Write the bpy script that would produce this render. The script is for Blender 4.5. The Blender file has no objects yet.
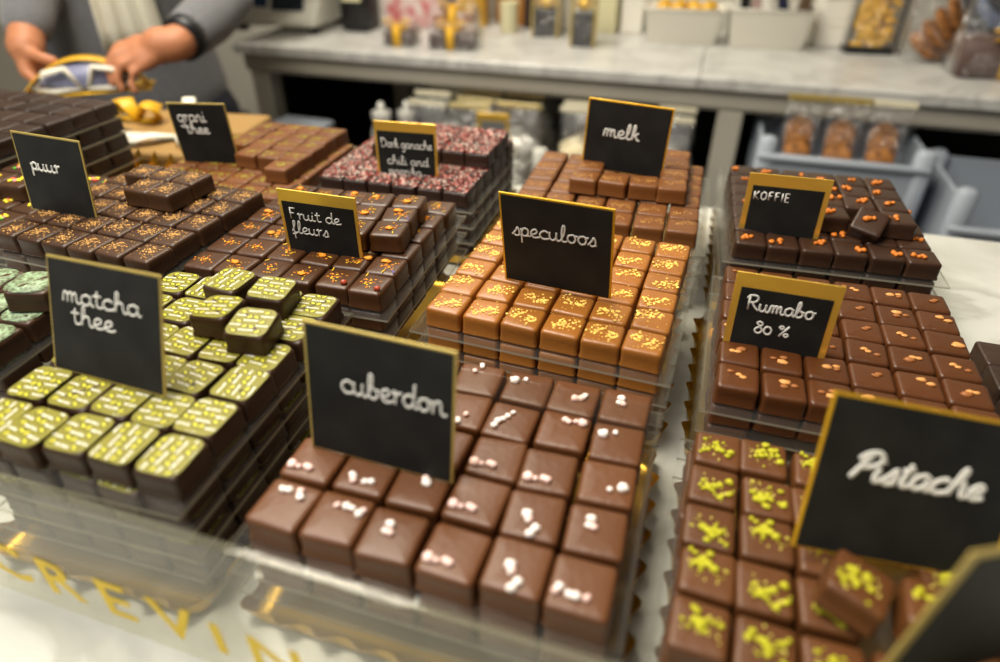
import bpy, math, random
from mathutils import Vector, Matrix
random.seed(7)
PI = math.pi
SC = bpy.context.scene
COL = SC.collection
# ------------------------------------------------------------------ units: the place is measured in cm from a point 128 cm above the shop floor
EYE = 128.0
def V(x, y, z): return Vector((x * .01, y * .01, (z + EYE) * .01))
CT = -36.0            # marble counter top
FL = -128.0           # floor

# ------------------------------------------------------------------ materials
MATS = {}
def nodes_of(name):
    m = bpy.data.materials.new(name); m.use_nodes = True
    nt = m.node_tree
    return m, nt, nt.nodes, nt.links, nt.nodes['Principled BSDF']
def srgb(r, g, b):
    f = lambda c: (c / 12.92) if c <= .04045 else ((c + .055) / 1.055) ** 2.4
    return (f(r / 255), f(g / 255), f(b / 255), 1)
def mat(name, col, rough=.5, metal=0, bump=0, bscale=200, var=0, spec=.42, coat=0, sheen=0, sss=0, mottled=None, mscale=60):
    if name in MATS: return MATS[name]
    m, nt, N, L, b = nodes_of(name)
    b.inputs['Base Color'].default_value = col
    b.inputs['Roughness'].default_value = rough
    b.inputs['Metallic'].default_value = metal
    b.inputs['Specular IOR Level'].default_value = spec
    b.inputs['Coat Weight'].default_value = coat
    b.inputs['Coat Roughness'].default_value = .15
    b.inputs['Sheen Weight'].default_value = sheen
    tc = N.new('ShaderNodeTexCoord')
    src = None
    if mottled:
        n = N.new('ShaderNodeTexNoise'); n.inputs['Scale'].default_value = mscale; n.inputs['Detail'].default_value = 5
        L.new(tc.outputs['Object'], n.inputs['Vector'])
        r = N.new('ShaderNodeValToRGB'); r.color_ramp.elements[0].position = .38; r.color_ramp.elements[1].position = .65
        r.color_ramp.elements[0].color = col; r.color_ramp.elements[1].color = mottled
        L.new(n.outputs['Fac'], r.inputs['Fac']); src = r.outputs['Color']
    if var:
        oi = N.new('ShaderNodeObjectInfo')
        hs = N.new('ShaderNodeHueSaturation')
        if src: L.new(src, hs.inputs['Color'])
        else: hs.inputs['Color'].default_value = col
        mr = N.new('ShaderNodeMapRange'); mr.inputs['To Min'].default_value = 1 - var; mr.inputs['To Max'].default_value = 1 + var
        L.new(oi.outputs['Random'], mr.inputs['Value']); L.new(mr.outputs['Result'], hs.inputs['Value'])
        src = hs.outputs['Color']
    if src: L.new(src, b.inputs['Base Color'])
    if bump:
        n = N.new('ShaderNodeTexNoise'); n.inputs['Scale'].default_value = bscale; n.inputs['Detail'].default_value = 4
        L.new(tc.outputs['Object'], n.inputs['Vector'])
        bp = N.new('ShaderNodeBump'); bp.inputs['Strength'].default_value = bump; bp.inputs['Distance'].default_value = .002
        L.new(n.outputs['Fac'], bp.inputs['Height']); L.new(bp.outputs['Normal'], b.inputs['Normal'])
    MATS[name] = m
    return m
def clear(name, tint, haze, gloss_rough=.05, hazecol=(.8, .8, .75, 1), refl=1.0, crinkle=0):
    """thin clear acrylic or glass: see-through, with Fresnel reflection and a little milky scatter"""
    m, nt, N, L, b = nodes_of(name); N.remove(b)
    out = N['Material Output']
    tr = N.new('ShaderNodeBsdfTransparent'); tr.inputs['Color'].default_value = tint
    df = N.new('ShaderNodeBsdfDiffuse'); df.inputs['Color'].default_value = hazecol
    gl = N.new('ShaderNodeBsdfGlossy'); gl.inputs['Roughness'].default_value = gloss_rough
    fr = N.new('ShaderNodeFresnel'); fr.inputs['IOR'].default_value = 1.45
    mu = N.new('ShaderNodeMath'); mu.operation = 'MULTIPLY'; mu.inputs[1].default_value = refl
    m1 = N.new('ShaderNodeMixShader'); m1.inputs['Fac'].default_value = haze
    m2 = N.new('ShaderNodeMixShader')
    L.new(tr.outputs[0], m1.inputs[1]); L.new(df.outputs[0], m1.inputs[2])
    ge = N.new('ShaderNodeNewGeometry'); iv = N.new('ShaderNodeMath'); iv.operation = 'SUBTRACT'; iv.inputs[0].default_value = 1      # only the outer face of a thin sheet mirrors
    mb_ = N.new('ShaderNodeMath'); mb_.operation = 'MULTIPLY'
    L.new(ge.outputs['Backfacing'], iv.inputs[1]); L.new(fr.outputs[0], mb_.inputs[0]); L.new(iv.outputs[0], mb_.inputs[1])
    L.new(mb_.outputs[0], mu.inputs[0]); L.new(mu.outputs[0], m2.inputs['Fac'])
    L.new(m1.outputs[0], m2.inputs[1]); L.new(gl.outputs[0], m2.inputs[2])
    L.new(m2.outputs[0], out.inputs['Surface'])
    if crinkle:
        tc = N.new('ShaderNodeTexCoord'); n = N.new('ShaderNodeTexNoise'); n.inputs['Scale'].default_value = 42; n.inputs['Detail'].default_value = 3; n.inputs['Distortion'].default_value = 1.2
        L.new(tc.outputs['Object'], n.inputs['Vector'])
        bp = N.new('ShaderNodeBump'); bp.inputs['Strength'].default_value = crinkle; bp.inputs['Distance'].default_value = .02
        L.new(n.outputs['Fac'], bp.inputs['Height']); L.new(bp.outputs['Normal'], gl.inputs['Normal'])
    MATS[name] = m
    return m
def marble(name, base, vein, scale=6):
    m, nt, N, L, b = nodes_of(name)
    tc = N.new('ShaderNodeTexCoord')
    n = N.new('ShaderNodeTexNoise'); n.inputs['Scale'].default_value = scale; n.inputs['Detail'].default_value = 9; n.inputs['Distortion'].default_value = 1.6
    L.new(tc.outputs['Object'], n.inputs['Vector'])
    r = N.new('ShaderNodeValToRGB'); e = r.color_ramp.elements
    e[0].position = .40; e[0].color = base; e[1].position = .62; e[1].color = base
    v = e.new(.50); v.color = vein
    w = e.new(.46); w.color = tuple(base[i] * .93 for i in range(3)) + (1,)
    L.new(n.outputs['Fac'], r.inputs['Fac']); L.new(r.outputs['Color'], b.inputs['Base Color'])
    b.inputs['Roughness'].default_value = .3
    MATS[name] = m
    return m

SPECM = mat('speculoos_milk_chocolate', srgb(148, 92, 34), .38, var=.10, bump=.12, bscale=260, coat=.12)
MELKM = mat('milk_chocolate', srgb(108, 65, 29), .42, var=.10, bump=.12, bscale=260)
CUBM = mat('cuberdon_chocolate', srgb(92, 54, 26), .42, var=.10, bump=.2, bscale=220, coat=.04)
RUMM = mat('rumabo_chocolate', srgb(80, 44, 19), .36, var=.10, bump=.12, bscale=240, coat=.1)
PISM = mat('pistache_chocolate', srgb(88, 52, 24), .42, var=.10, bump=.2, bscale=200)
KOFM = mat('coffee_chocolate', srgb(54, 34, 22), .38, var=.14, bump=.15, bscale=240)
DARKM = mat('dark_chocolate', srgb(64, 41, 24), .4, var=.14, bump=.15, bscale=240)
MATM = mat('matcha_dark_chocolate', srgb(56, 35, 20), .42, var=.12, bump=.2, bscale=200)
FDFM = mat('fruit_chocolate', srgb(68, 40, 19), .36, var=.12, bump=.12, bscale=240, coat=.1)
CHIM = mat('chili_dark_ganache', srgb(50, 32, 24), .45, var=.12, bump=.2, bscale=220)
THEEM = mat('tea_caramel_chocolate', srgb(108, 64, 30), .42, var=.12, bump=.15, bscale=200)
BLKM = mat('bitter_black_chocolate', srgb(50, 36, 28), .4, var=.25, bump=.25, bscale=180)
GOLDCR = mat('golden_speculoos_crumb', srgb(248, 208, 104), .6)
TANCR = mat('tan_biscuit_crumb', srgb(204, 154, 82), .7)
PINKCR = mat('pale_pink_sugar', srgb(244, 208, 198), .55)
WHITECR = mat('white_sugar', srgb(250, 238, 230), .55)
GREENCR = mat('pistachio_green', srgb(176, 172, 26), .65)
GREENLT = mat('pistachio_pale', srgb(206, 192, 90), .65)
NUTCR = mat('toasted_nut', srgb(214, 150, 84), .55)
NUTDK = mat('toasted_nut_skin', srgb(150, 92, 44), .55)
ORANGECR = mat('amber_coffee_nugget', srgb(200, 112, 28), .45)
PETALO = mat('orange_petal', srgb(232, 140, 24), .6)
PETALY = mat('yellow_petal', srgb(232, 190, 40), .6)
PETALV = mat('violet_petal', srgb(108, 96, 170), .6)
PETALR = mat('red_fruit_piece', srgb(168, 62, 34), .4, coat=.4)
SPR_R = mat('red_sprinkle', srgb(182, 66, 54), .5)
SPR_W = mat('white_sprinkle', srgb(226, 206, 190), .5)
SPR_D = mat('dark_sprinkle', srgb(78, 54, 48), .5)
CANDYR = mat('red_candy', srgb(228, 70, 36), .4)
CANDYG = mat('green_candy', srgb(90, 190, 40), .4)
CANDYY = mat('yellow_candy', srgb(240, 214, 40), .4)
CANDYP = mat('pink_candy', srgb(240, 130, 140), .4)
TEAGRN = mat('tea_leaf_fleck', srgb(150, 146, 36), .7)
PRINTB = mat('matcha_print_ground', srgb(126, 120, 38), .42)
PRINTL = mat('matcha_print_leaf', srgb(204, 198, 54), .42)
PRINTD = mat('matcha_print_vein', srgb(62, 58, 14), .42)
PRINTW = mat('matcha_print_lettering', srgb(244, 242, 232), .42)
SNOWM = mat('mint_crystal_print', srgb(158, 184, 146), .5, mottled=srgb(84, 84, 54), mscale=330)
ACR = clear('clear_acrylic', (.985, .985, .98, 1), .012, .04, (.8, .8, .75, 1), .9)
ACRE = clear('acrylic_polished_edge', (.8, .8, .74, 1), .5, .1, srgb(206, 200, 176), .5)
ACRS = clear('acrylic_upright', (.95, .95, .93, 1), .02, .08, (.8, .8, .75, 1), .35)
GLASS = clear('front_glass', (.95, .95, .92, 1), .1, .06, srgb(206, 202, 176), .9)
CELLO = clear('cellophane', (.985, .985, .985, 1), .012, .16, (.9, .9, .9, 1), 4.0, 1.0)
SLATE = mat('black_slate_card', srgb(24, 24, 23), .6, spec=.25, mottled=srgb(34, 34, 32), mscale=40)
GOLDF = mat('gold_foil_card', srgb(240, 196, 84), .28, metal=.65, bump=.25, bscale=60)
GOLDP = mat('pale_gold_card', srgb(196, 172, 96), .4, metal=.5)
GOLDY = mat('yellow_gold_card', srgb(226, 176, 40), .4, metal=.5)
GOLDB = mat('gold_scalloped_board', srgb(196, 156, 56), .32, metal=.85)
CHALK = mat('white_chalk_ink', srgb(222, 220, 212), .7)
YELLOW = mat('yellow_lettering', srgb(246, 208, 20), .5)
MARB = marble('white_marble', srgb(198, 198, 190), srgb(168, 168, 158), 4)
MARB2 = marble('grey_veined_marble', srgb(196, 195, 190), srgb(172, 170, 166), 5)
PAINT = mat('grey_painted_wood', srgb(172, 166, 152), .5, bump=.05)
DARKP = mat('dark_panel', srgb(30, 28, 26), .6)
WHITEP = mat('white_plastic', srgb(222, 220, 208), .4)
CRATE = mat('grey_plastic_crate', srgb(158, 166, 176), .45)
KRAFT = mat('kraft_board', srgb(152, 118, 66), .6)
BLACKP = mat('black_plastic', srgb(24, 24, 26), .35)
SCREEN = mat('display_glass', srgb(40, 48, 60), .15)
BLUEP = mat('blue_plastic', srgb(50, 110, 190), .4)
CREAM = mat('cream_ceramic', srgb(226, 220, 180), .4)
PAPERW = mat('white_paper', srgb(232, 228, 216), .7)
REDPAT = mat('red_marbled_paper', srgb(232, 220, 214), .6, mottled=srgb(206, 110, 110), mscale=34)
RIBBON = mat('yellow_satin_ribbon', srgb(220, 168, 30), .35)
RIBBONW = mat('white_satin_ribbon', srgb(228, 222, 204), .45)
COOKIE = mat('brown_cookie', srgb(166, 110, 50), .7, mottled=srgb(90, 52, 26), mscale=90)
CANDIED = mat('candied_orange_peel', srgb(228, 168, 44), .4, mottled=srgb(230, 190, 70), mscale=120)
SWEATER = mat('grey_wool', srgb(112, 112, 114), .9, bump=.5, bscale=700, sheen=.3, mottled=srgb(92, 92, 96), mscale=300)
SCARF = mat('cream_cotton', srgb(242, 238, 216), .85, bump=.15, bscale=300)
SKIN = mat('skin', srgb(182, 120, 84), .5)
TROUSER = mat('dark_trousers', srgb(30, 32, 44), .8)
HAIR = mat('brown_hair', srgb(70, 46, 30), .6)
WOODF = mat('wooden_floor', srgb(110, 86, 62), .5, bump=.1, mottled=srgb(92, 70, 50), mscale=8)
WALLM = mat('warm_plaster', srgb(204, 200, 186), .8, bump=.1, bscale=20)

# ------------------------------------------------------------------ mesh builder (cm, local)
class MB:
    def __init__(s): s.v = []; s.f = []; s.m = []
    def add(s, vs, fs, mi=0):
        o = len(s.v); s.v += [tuple(v) for v in vs]
        for f in fs: s.f.append(tuple(i + o for i in f)); s.m.append(mi)
    def box(s, x0, x1, y0, y1, z0, z1, mi=0, M=None, bev=0):
        if bev:
            b = min(bev, (x1 - x0) * .45, (y1 - y0) * .45, (z1 - z0) * .45)
            rings = []
            for (ins, z) in ((b, z0), (0, z0 + b), (0, z1 - b), (b, z1)):
                xa, xb, ya, yb = x0 + ins, x1 - ins, y0 + ins, y1 - ins
                c = b
                rings.append([(xa + c, ya, z), (xb - c, ya, z), (xb, ya + c, z), (xb, yb - c, z), (xb - c, yb, z), (xa + c, yb, z), (xa, yb - c, z), (xa, ya + c, z)])
            s.loft(rings, mi, True, True, M); return
        vs = [Vector(p) for p in ((x0, y0, z0), (x1, y0, z0), (x1, y1, z0), (x0, y1, z0), (x0, y0, z1), (x1, y0, z1), (x1, y1, z1), (x0, y1, z1))]
        if M: vs = [M @ v for v in vs]
        s.add(vs, [(0, 3, 2, 1), (4, 5, 6, 7), (0, 1, 5, 4), (1, 2, 6, 5), (2, 3, 7, 6), (3, 0, 4, 7)], mi)
    def loft(s, rings, mi=0, cap0=True, cap1=True, M=None, closed=True):
        n = len(rings[0]); vs = [Vector(p) for r in rings for p in r]
        if M: vs = [M @ v for v in vs]
        fs = []
        for k in range(len(rings) - 1):
            for i in range(n if closed else n - 1):
                j = (i + 1) % n
                fs.append((k * n + i, k * n + j, (k + 1) * n + j, (k + 1) * n + i))
        if cap0: fs.append(tuple(range(n - 1, -1, -1)))
        if cap1: fs.append(tuple((len(rings) - 1) * n + i for i in range(n)))
        s.add(vs, fs, mi)
    def tube(s, pts, r, seg=6, mi=0, flat=1.0, cap=True, up=Vector((0, 0, 1))):
        pts = [Vector(p) for p in pts]; rings = []
        for i, p in enumerate(pts):
            t = (pts[min(i + 1, len(pts) - 1)] - pts[max(i - 1, 0)])
            if t.length < 1e-9: t = Vector((1, 0, 0))
            t.normalize()
            a = t.cross(up)
            if a.length < 1e-4: a = t.cross(Vector((1, 0, 0)))
            a.normalize(); b = a.cross(t).normalized()
            rr = r[i] if isinstance(r, (list, tuple)) else r
            rings.append([p + a * (rr * math.cos(2 * PI * k / seg)) + b * (rr * flat * math.sin(2 * PI * k / seg)) for k in range(seg)])
        s.loft(rings, mi, cap, cap)
    def blob(s, c, r, mi=0, sq=(1, 1, 1), rnd=.25, M=None, sub=1):
        vs, fs = ICO[sub]
        R = Matrix.Rotation(random.random() * 6.28, 3, 'Z') @ Matrix.Rotation(random.random() * 6.28, 3, 'X')
        out = []
        for v in vs:
            w = R @ Vector(v) if rnd else Vector(v)
            k = r * (1 + random.uniform(-rnd, rnd))
            p = Vector((w.x * k * sq[0] + c[0], w.y * k * sq[1] + c[1], w.z * k * sq[2] + c[2]))
            out.append(M @ p if M else p)
        s.add(out, fs, mi)
    def lathe(s, prof, seg=24, mi=0, c=(0, 0), cap0=True, cap1=True):
        s.loft([[(c[0] + r * math.cos(2 * PI * k / seg), c[1] + r * math.sin(2 * PI * k / seg), z) for k in range(seg)] for r, z in prof], mi, cap0, cap1)
    def mesh(s, name, mats, smooth=True, angle=None):
        me = bpy.data.meshes.new(name)
        me.from_pydata([(v[0] * .01, v[1] * .01, v[2] * .01) for v in s.v], [], s.f)
        for m in (mats if isinstance(mats, (list, tuple)) else [mats]): me.materials.append(m)
        me.polygons.foreach_set('material_index', s.m)
        me.update()
        if smooth:
            me.polygons.foreach_set('use_smooth', [True] * len(me.polygons))
            if angle: me.set_sharp_from_angle(angle=math.radians(angle))
        return me
def _ico():
    t = (1 + 5 ** .5) / 2
    vs = [Vector(v).normalized() for v in ((-1, t, 0), (1, t, 0), (-1, -t, 0), (1, -t, 0), (0, -1, t), (0, 1, t), (0, -1, -t), (0, 1, -t), (t, 0, -1), (t, 0, 1), (-t, 0, -1), (-t, 0, 1))]
    fs = [(0, 11, 5), (0, 5, 1), (0, 1, 7), (0, 7, 10), (0, 10, 11), (1, 5, 9), (5, 11, 4), (11, 10, 2), (10, 7, 6), (7, 1, 8), (3, 9, 4), (3, 4, 2), (3, 2, 6), (3, 6, 8), (3, 8, 9), (4, 9, 5), (2, 4, 11), (6, 2, 10), (8, 6, 7), (9, 8, 1)]
    def sub(vs, fs):
        vs = list(vs); c = {}; o = []
        def mid(a, b):
            k = (min(a, b), max(a, b))
            if k not in c: vs.append(((vs[a] + vs[b]) / 2).normalized()); c[k] = len(vs) - 1
            return c[k]
        for a, b, d in fs:
            e, f, g = mid(a, b), mid(b, d), mid(d, a)
            o += [(a, e, g), (b, f, e), (d, g, f), (e, f, g)]
        return vs, o
    r = {0: (vs, fs)}; r[1] = sub(vs, fs); r[2] = sub(*r[1])
    return r
ICO = _ico()

# ------------------------------------------------------------------ objects
def link(name, me, parent=None, loc=(0, 0, 0), rot=None):
    o = bpy.data.objects.new(name, me); COL.objects.link(o)
    o.location = loc
    if rot: o.rotation_euler = rot
    if parent: o.parent = parent
    return o
def tag(o, label, cat, group=None):
    o['label'] = label; o['category'] = cat
    if group: o['group'] = group
    return o
def thing(name, label, cat, p, rz=0, group=None, rot=None):
    o = bpy.data.objects.new(name, None); COL.objects.link(o)
    o.empty_display_size = .02
    o.location = V(*p); o.rotation_euler = rot or (0, 0, rz)
    return tag(o, label, cat, group)
def struct(name, me, p=(0, 0, 0)):
    o = link(name, me, None, V(*p)); o['kind'] = 'structure'
    return o
def bev(o, w, seg=2, ang=40):
    m = o.modifiers.new('edge', 'BEVEL'); m.width = w * .01; m.segments = seg; m.limit_method = 'ANGLE'; m.angle_limit = math.radians(ang)
    return o
ORD = 'first second third fourth fifth sixth seventh eighth ninth tenth eleventh twelfth'.split()

# ------------------------------------------------------------------ chocolates
def rsq(w, d, r, n=4):
    pts = []
    for cx, cy, a0 in ((w / 2 - r, -d / 2 + r, -PI / 2), (w / 2 - r, d / 2 - r, 0), (-w / 2 + r, d / 2 - r, PI / 2), (-w / 2 + r, -d / 2 + r, PI)):
        for k in range(n + 1):
            a = a0 + PI / 2 * k / n
            pts.append((cx + r * math.cos(a), cy + r * math.sin(a)))
    return pts
def choc_mesh(name, w, d, h, m, seed, edge=.25, corner=.28, foot=.06, wob=.03):
    rng = random.Random(seed); mb = MB(); rings = []
    prof = [(foot * .4, 0), (foot, .06), (foot * .7, .16), (0, .3), (-.01, h * .6), (-.01, h - edge), (-edge * .22, h - edge * .45), (-edge * .6, h - edge * .12), (-edge * 1.2, h), (-w * .3, h + .03)]
    sx, sy = rng.uniform(-wob, wob), rng.uniform(-wob, wob)
    ph = [rng.uniform(0, 6.28) for _ in range(4)]
    for off, z in prof:
        r = max(.05, corner + min(off, 0) * .4)
        ring = []
        for i, (x, y) in enumerate(rsq(w + 2 * off, d + 2 * off, min(r, (w + 2 * off) * .45))):
            a = math.atan2(y, x)
            k = 1 + wob * .35 * math.sin(3 * a + ph[0]) + wob * .3 * math.sin(5 * a + ph[1])
            if z < .2: k += wob * .5 * math.sin(9 * a + ph[2])
            zz = z + (wob * .6 * math.sin(2 * a + ph[3]) if z > .3 else 0)
            ring.append((x * k + sx * z, y * k + sy * z, max(0, zz)))
        rings.append(ring)
    mb.loft(rings, 0, True, True)
    return mb.mesh(name, m)
def spots(rng, n, w, d, mode):
    out = []
    if mode == 'band':            # crumbs scattered along an irregular band
        a = rng.uniform(-.5, .5); cx, cy = rng.uniform(-.25, .25), rng.uniform(-.1, .45)
        for _ in range(n):
            t = rng.uniform(-.36, .36) * w; u = rng.gauss(0, .12) * d
            out.append((cx + t * math.cos(a) - u * math.sin(a), cy + t * math.sin(a) + u * math.cos(a)))
    elif mode == 'clump':
        cx, cy = rng.uniform(-.35, .35), rng.uniform(-.3, .45)
        for _ in range(n): out.append((cx + rng.gauss(0, .15) * w, cy + rng.gauss(0, .13) * d))
    else:
        for _ in range(n): out.append((rng.uniform(-.44, .44) * w, rng.uniform(-.44, .44) * d))
    return [(max(-w * .44, min(w * .44, x)), max(-d * .44, min(d * .44, y))) for x, y in out]
def top_spec(rng, w, d, h):
    mb = MB()
    for x, y in spots(rng, 46, w, d, 'band'): mb.blob((x, y, h + .05), rng.uniform(.04, .12), 0, (1.2, 1, .7), .3, None, 0)
    for x, y in spots(rng, 8, w, d, 'all'): mb.blob((x, y, h + .03), rng.uniform(.025, .05), 0, rnd=.2, sub=0)
    return mb.mesh('crumb_topping', [GOLDCR], False)
def top_melk(rng, w, d, h):
    mb = MB()
    for x, y in spots(rng, 50, w, d, 'band'): mb.blob((x, y, h + .035), rng.uniform(.025, .07), 0, (1, 1, .6), .2, None, 0)
    return mb.mesh('crumb_topping', [TANCR], False)
def top_puur(rng, w, d, h):
    mb = MB()
    for x, y in spots(rng, 70, w, d, 'clump') + spots(rng, 34, w, d, 'all'): mb.blob((x, y, h + .03), rng.uniform(.025, .075), 0, (1.2, 1, .6), .2, None, 0)
    return mb.mesh('crumb_topping', [TANCR], False)
def top_cub(rng, w, d, h):
    mb = MB(); cx, cy = rng.uniform(-.6, .6), rng.uniform(-.3, .8); a = rng.uniform(0, 6.28)
    for k in range(rng.choice((3, 4, 5, 6))):
        t = k * .34 - .6
        x, y = cx + t * math.cos(a) + rng.uniform(-.25, .25), cy + t * math.sin(a) + rng.uniform(-.25, .25)
        x, y = max(-w * .42, min(w * .42, x)), max(-d * .42, min(d * .42, y))
        mb.blob((x, y, h + .12), rng.uniform(.15, .31), rng.choice((0, 1, 1)), (1.1, 1, .85), .2)
    return mb.mesh('sugar_topping', [PINKCR, WHITECR])
def top_pis(rng, w, d, h):
    mb = MB()
    for x, y in spots(rng, 16, w, d, 'clump'): mb.blob((x, y, h + .08), rng.uniform(.09, .22), 0, (1.2, 1, .7), .3)
    for x, y in spots(rng, 22, w, d, 'band'): mb.blob((x, y, h + .04), rng.uniform(.04, .1), rng.choice((0, 1, 1)), (1, 1, .7), .2, None, 0)
    return mb.mesh('pistachio_topping', [GREENCR, GREENLT])
def top_rum(rng, w, d, h):
    mb = MB(); cx, cy = rng.uniform(-.5, .5), rng.uniform(0, .7)
    for k in range(rng.choice((2, 3, 3, 4))):
        mb.blob((max(-w*.4, min(w*.4, cx + rng.uniform(-.55, .55))), max(-d*.4, min(d*.42, cy + rng.uniform(-.35, .35))), h + .07), rng.uniform(.19, .33), rng.choice((0, 0, 0, 1)), (1.25, .85, .45), .18)
    return mb.mesh('nut_topping', [NUTCR, NUTDK])
def top_kof(rng, w, d, h):
    mb = MB(); cx, cy = rng.uniform(-.7, .7), rng.uniform(-.1, .6)
    for k in range(rng.choice((2, 3, 4))):
        mb.blob((max(-w*.4, min(w*.4, cx + rng.uniform(-.5, .5))), cy + rng.uniform(-.3, .3), h + .12), rng.uniform(.18, .29), 0, (1, 1, .8), .22)
    return mb.mesh('nugget_topping', [ORANGECR])
def strip(mb, rng, x, y, z, L, mi, w=.09):
    a = rng.uniform(0, 6.28); pts = []
    c = rng.uniform(-.5, .5)
    for k in range(5):
        t = k / 4 - .5
        pts.append((x + L * t * math.cos(a) - c * t * t * L * math.sin(a), y + L * t * math.sin(a) + c * t * t * L * math.cos(a), z + .05 + .1 * t * t))
    mb.tube(pts, [w * .4, w, w, w, w * .4], 5, mi, .5)
def top_fdf(rng, w, d, h):
    mb = MB(); k = rng.random()
    for x, y in spots(rng, 26, w, d, 'clump'): mb.blob((x, y, h + .04), rng.uniform(.04, .1), rng.choice((0, 0, 1)), (1.4, .8, .5), .3, None, 0)
    if k < .55:
        for x, y in spots(rng, rng.choice((1, 2)), w, d, 'all'): strip(mb, rng, x, y, h, rng.uniform(.4, .75), rng.choice((1, 1, 2)), .06)
    x, y = spots(rng, 1, w, d, 'clump')[0]
    if k < .3: mb.blob((x, y, h + .1), .3, 0, (1.3, .9, .4), .3)
    elif k < .42: mb.blob((x, y, h + .15), .26, 3, (1, .9, .8), .15)
    return mb.mesh('petal_topping', [PETALO, PETALY, PETALV, PETALR])
def top_chi(rng, w, d, h):
    mb = MB()
    for _ in range(190):
        x, y = rng.uniform(-.48, .48) * w, rng.uniform(-.48, .48) * d
        a = rng.uniform(0, PI); L = .13
        z = h + .06 + rng.uniform(0, .1)
        mb.tube([(x - L * math.cos(a), y - L * math.sin(a), z), (x + L * math.cos(a), y + L * math.sin(a), z + rng.uniform(-.06, .06))], .05, 4, rng.choice((0, 0, 0, 1, 1, 2, 2, 2)))
    return mb.mesh('sprinkle_topping', [SPR_R, SPR_W, SPR_D], False)
def top_thee(rng, w, d, h):
    mb = MB()
    for x, y in spots(rng, 16, w, d, 'clump') + spots(rng, 5, w, d, 'all'): mb.blob((x, y, h + .03), rng.uniform(.05, .12), 0, (1.6, .8, .35), .3, None, 0)
    return mb.mesh('tea_leaf_topping', [TEAGRN], False)
def top_candy(rng, w, d, h):
    mb = MB()
    for x, y in spots(rng, 14, w, d, 'clump'): mb.blob((x, y, h + .1), rng.uniform(.13, .24), rng.randrange(4), (1.2, 1, .6), .1)
    return mb.mesh('candy_topping', [CANDYR, CANDYG, CANDYY, CANDYP])
def text_mesh(txt, size=1.0, bold=0.0, shear=0.0):
    c = bpy.data.curves.new('lettering', 'FONT'); c.body = txt; c.size = size; c.offset = bold; c.shear = shear; c.resolution_u = 2
    o = bpy.data.objects.new('lettering', c); COL.objects.link(o)
    dg = bpy.context.evaluated_depsgraph_get(); me = o.evaluated_get(dg).to_mesh()
    vs = [tuple(v.co) for v in me.vertices]; fs = [tuple(p.vertices) for p in me.polygons]
    o.evaluated_get(dg).to_mesh_clear(); bpy.data.objects.remove(o); bpy.data.curves.remove(c)
    return vs, fs
MTXT = text_mesh('MATCHA', .62, .03, .15)
MTW = max(v[0] for v in MTXT[0])
def top_matcha(rng, w, d, h):
    """printed transfer: leaf outlines and rows of white lettering on an olive ground"""
    mb = MB(); W, D = w * .955, d * .955
    cr = rng.uniform(.45, .75)
    ring = rsq(W, D, cr, 5)
    z0 = h + .035
    mb.loft([[(x, y, z0 - .07) for x, y in ring], [(x, y, z0) for x, y in ring], [(x * .6, y * .6, z0 + .012) for x, y in ring], [(x * .05, y * .05, z0 + .015) for x, y in ring]], 0, True, True)
    inside = lambda x, y, mg: abs(x) < W / 2 - mg and abs(y) < D / 2 - mg and (max(0, abs(x) - (W / 2 - cr)) ** 2 + max(0, abs(y) - (D / 2 - cr)) ** 2) ** .5 < cr - mg
    ang = rng.choice((0.0, 0.0, PI / 2)) + rng.uniform(-.12, .12)
    ca, sa = math.cos(ang), math.sin(ang); ox, oy = rng.uniform(0, 1), rng.uniform(0, 1)
    rowh = .5
    for r in range(-7, 8):
        v = r * rowh + oy * rowh
        for c in range(-3, 4):
            u = c * 2.0 + (r % 2) * 1.0 + ox
            tz = z0 + .03
            # lettering
            s = 1.0 / MTW
            vs = [((u + p[0] * s) * ca - (v + p[1] * s * .8) * sa, (u + p[0] * s) * sa + (v + p[1] * s * .8) * ca, tz) for p in MTXT[0]]
            for f in MTXT[1]:
                if all(inside(vs[i][0], vs[i][1], .05) for i in f): mb.add([vs[i] for i in f], [tuple(range(len(f)))], 3)
            # a pair of leaves
            for k, du in enumerate((1.28, 1.72)):
                lx, ly = u + du, v + .17
                la = (.7 if k else -.55) + ang
                X, Y = lx * ca - ly * sa, lx * sa + ly * ca
                if not inside(X, Y, .2): continue
                out, inn = [], []
                for q in range(10):
                    t = 2 * PI * q / 10
                    ex, ey = .29 * math.cos(t), .18 * math.sin(t) * (1 - .25 * math.cos(t))
                    out.append((X + ex * math.cos(la) - ey * math.sin(la), Y + ex * math.sin(la) + ey * math.cos(la), z0 + .022))
                    ex *= .72; ey *= .6
                    inn.append((X + ex * math.cos(la) - ey * math.sin(la), Y + ex * math.sin(la) + ey * math.cos(la), z0 + .027))
                mb.add(out, [tuple(range(10))], 2); mb.add(inn, [tuple(range(10))], 1)
    return mb.mesh('printed_top', [PRINTB, PRINTL, PRINTD, PRINTW], False)
def top_snow(rng, w, d, h):
    mb = MB(); ring = rsq(w * .95, d * .95, .9, 5)
    mb.loft([[(x, y, h - .03) for x, y in ring], [(x, y, h + .03) for x, y in ring], [(x * .05, y * .05, h + .045) for x, y in ring]], 0)
    return mb.mesh('printed_top', [SNOWM])
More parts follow.
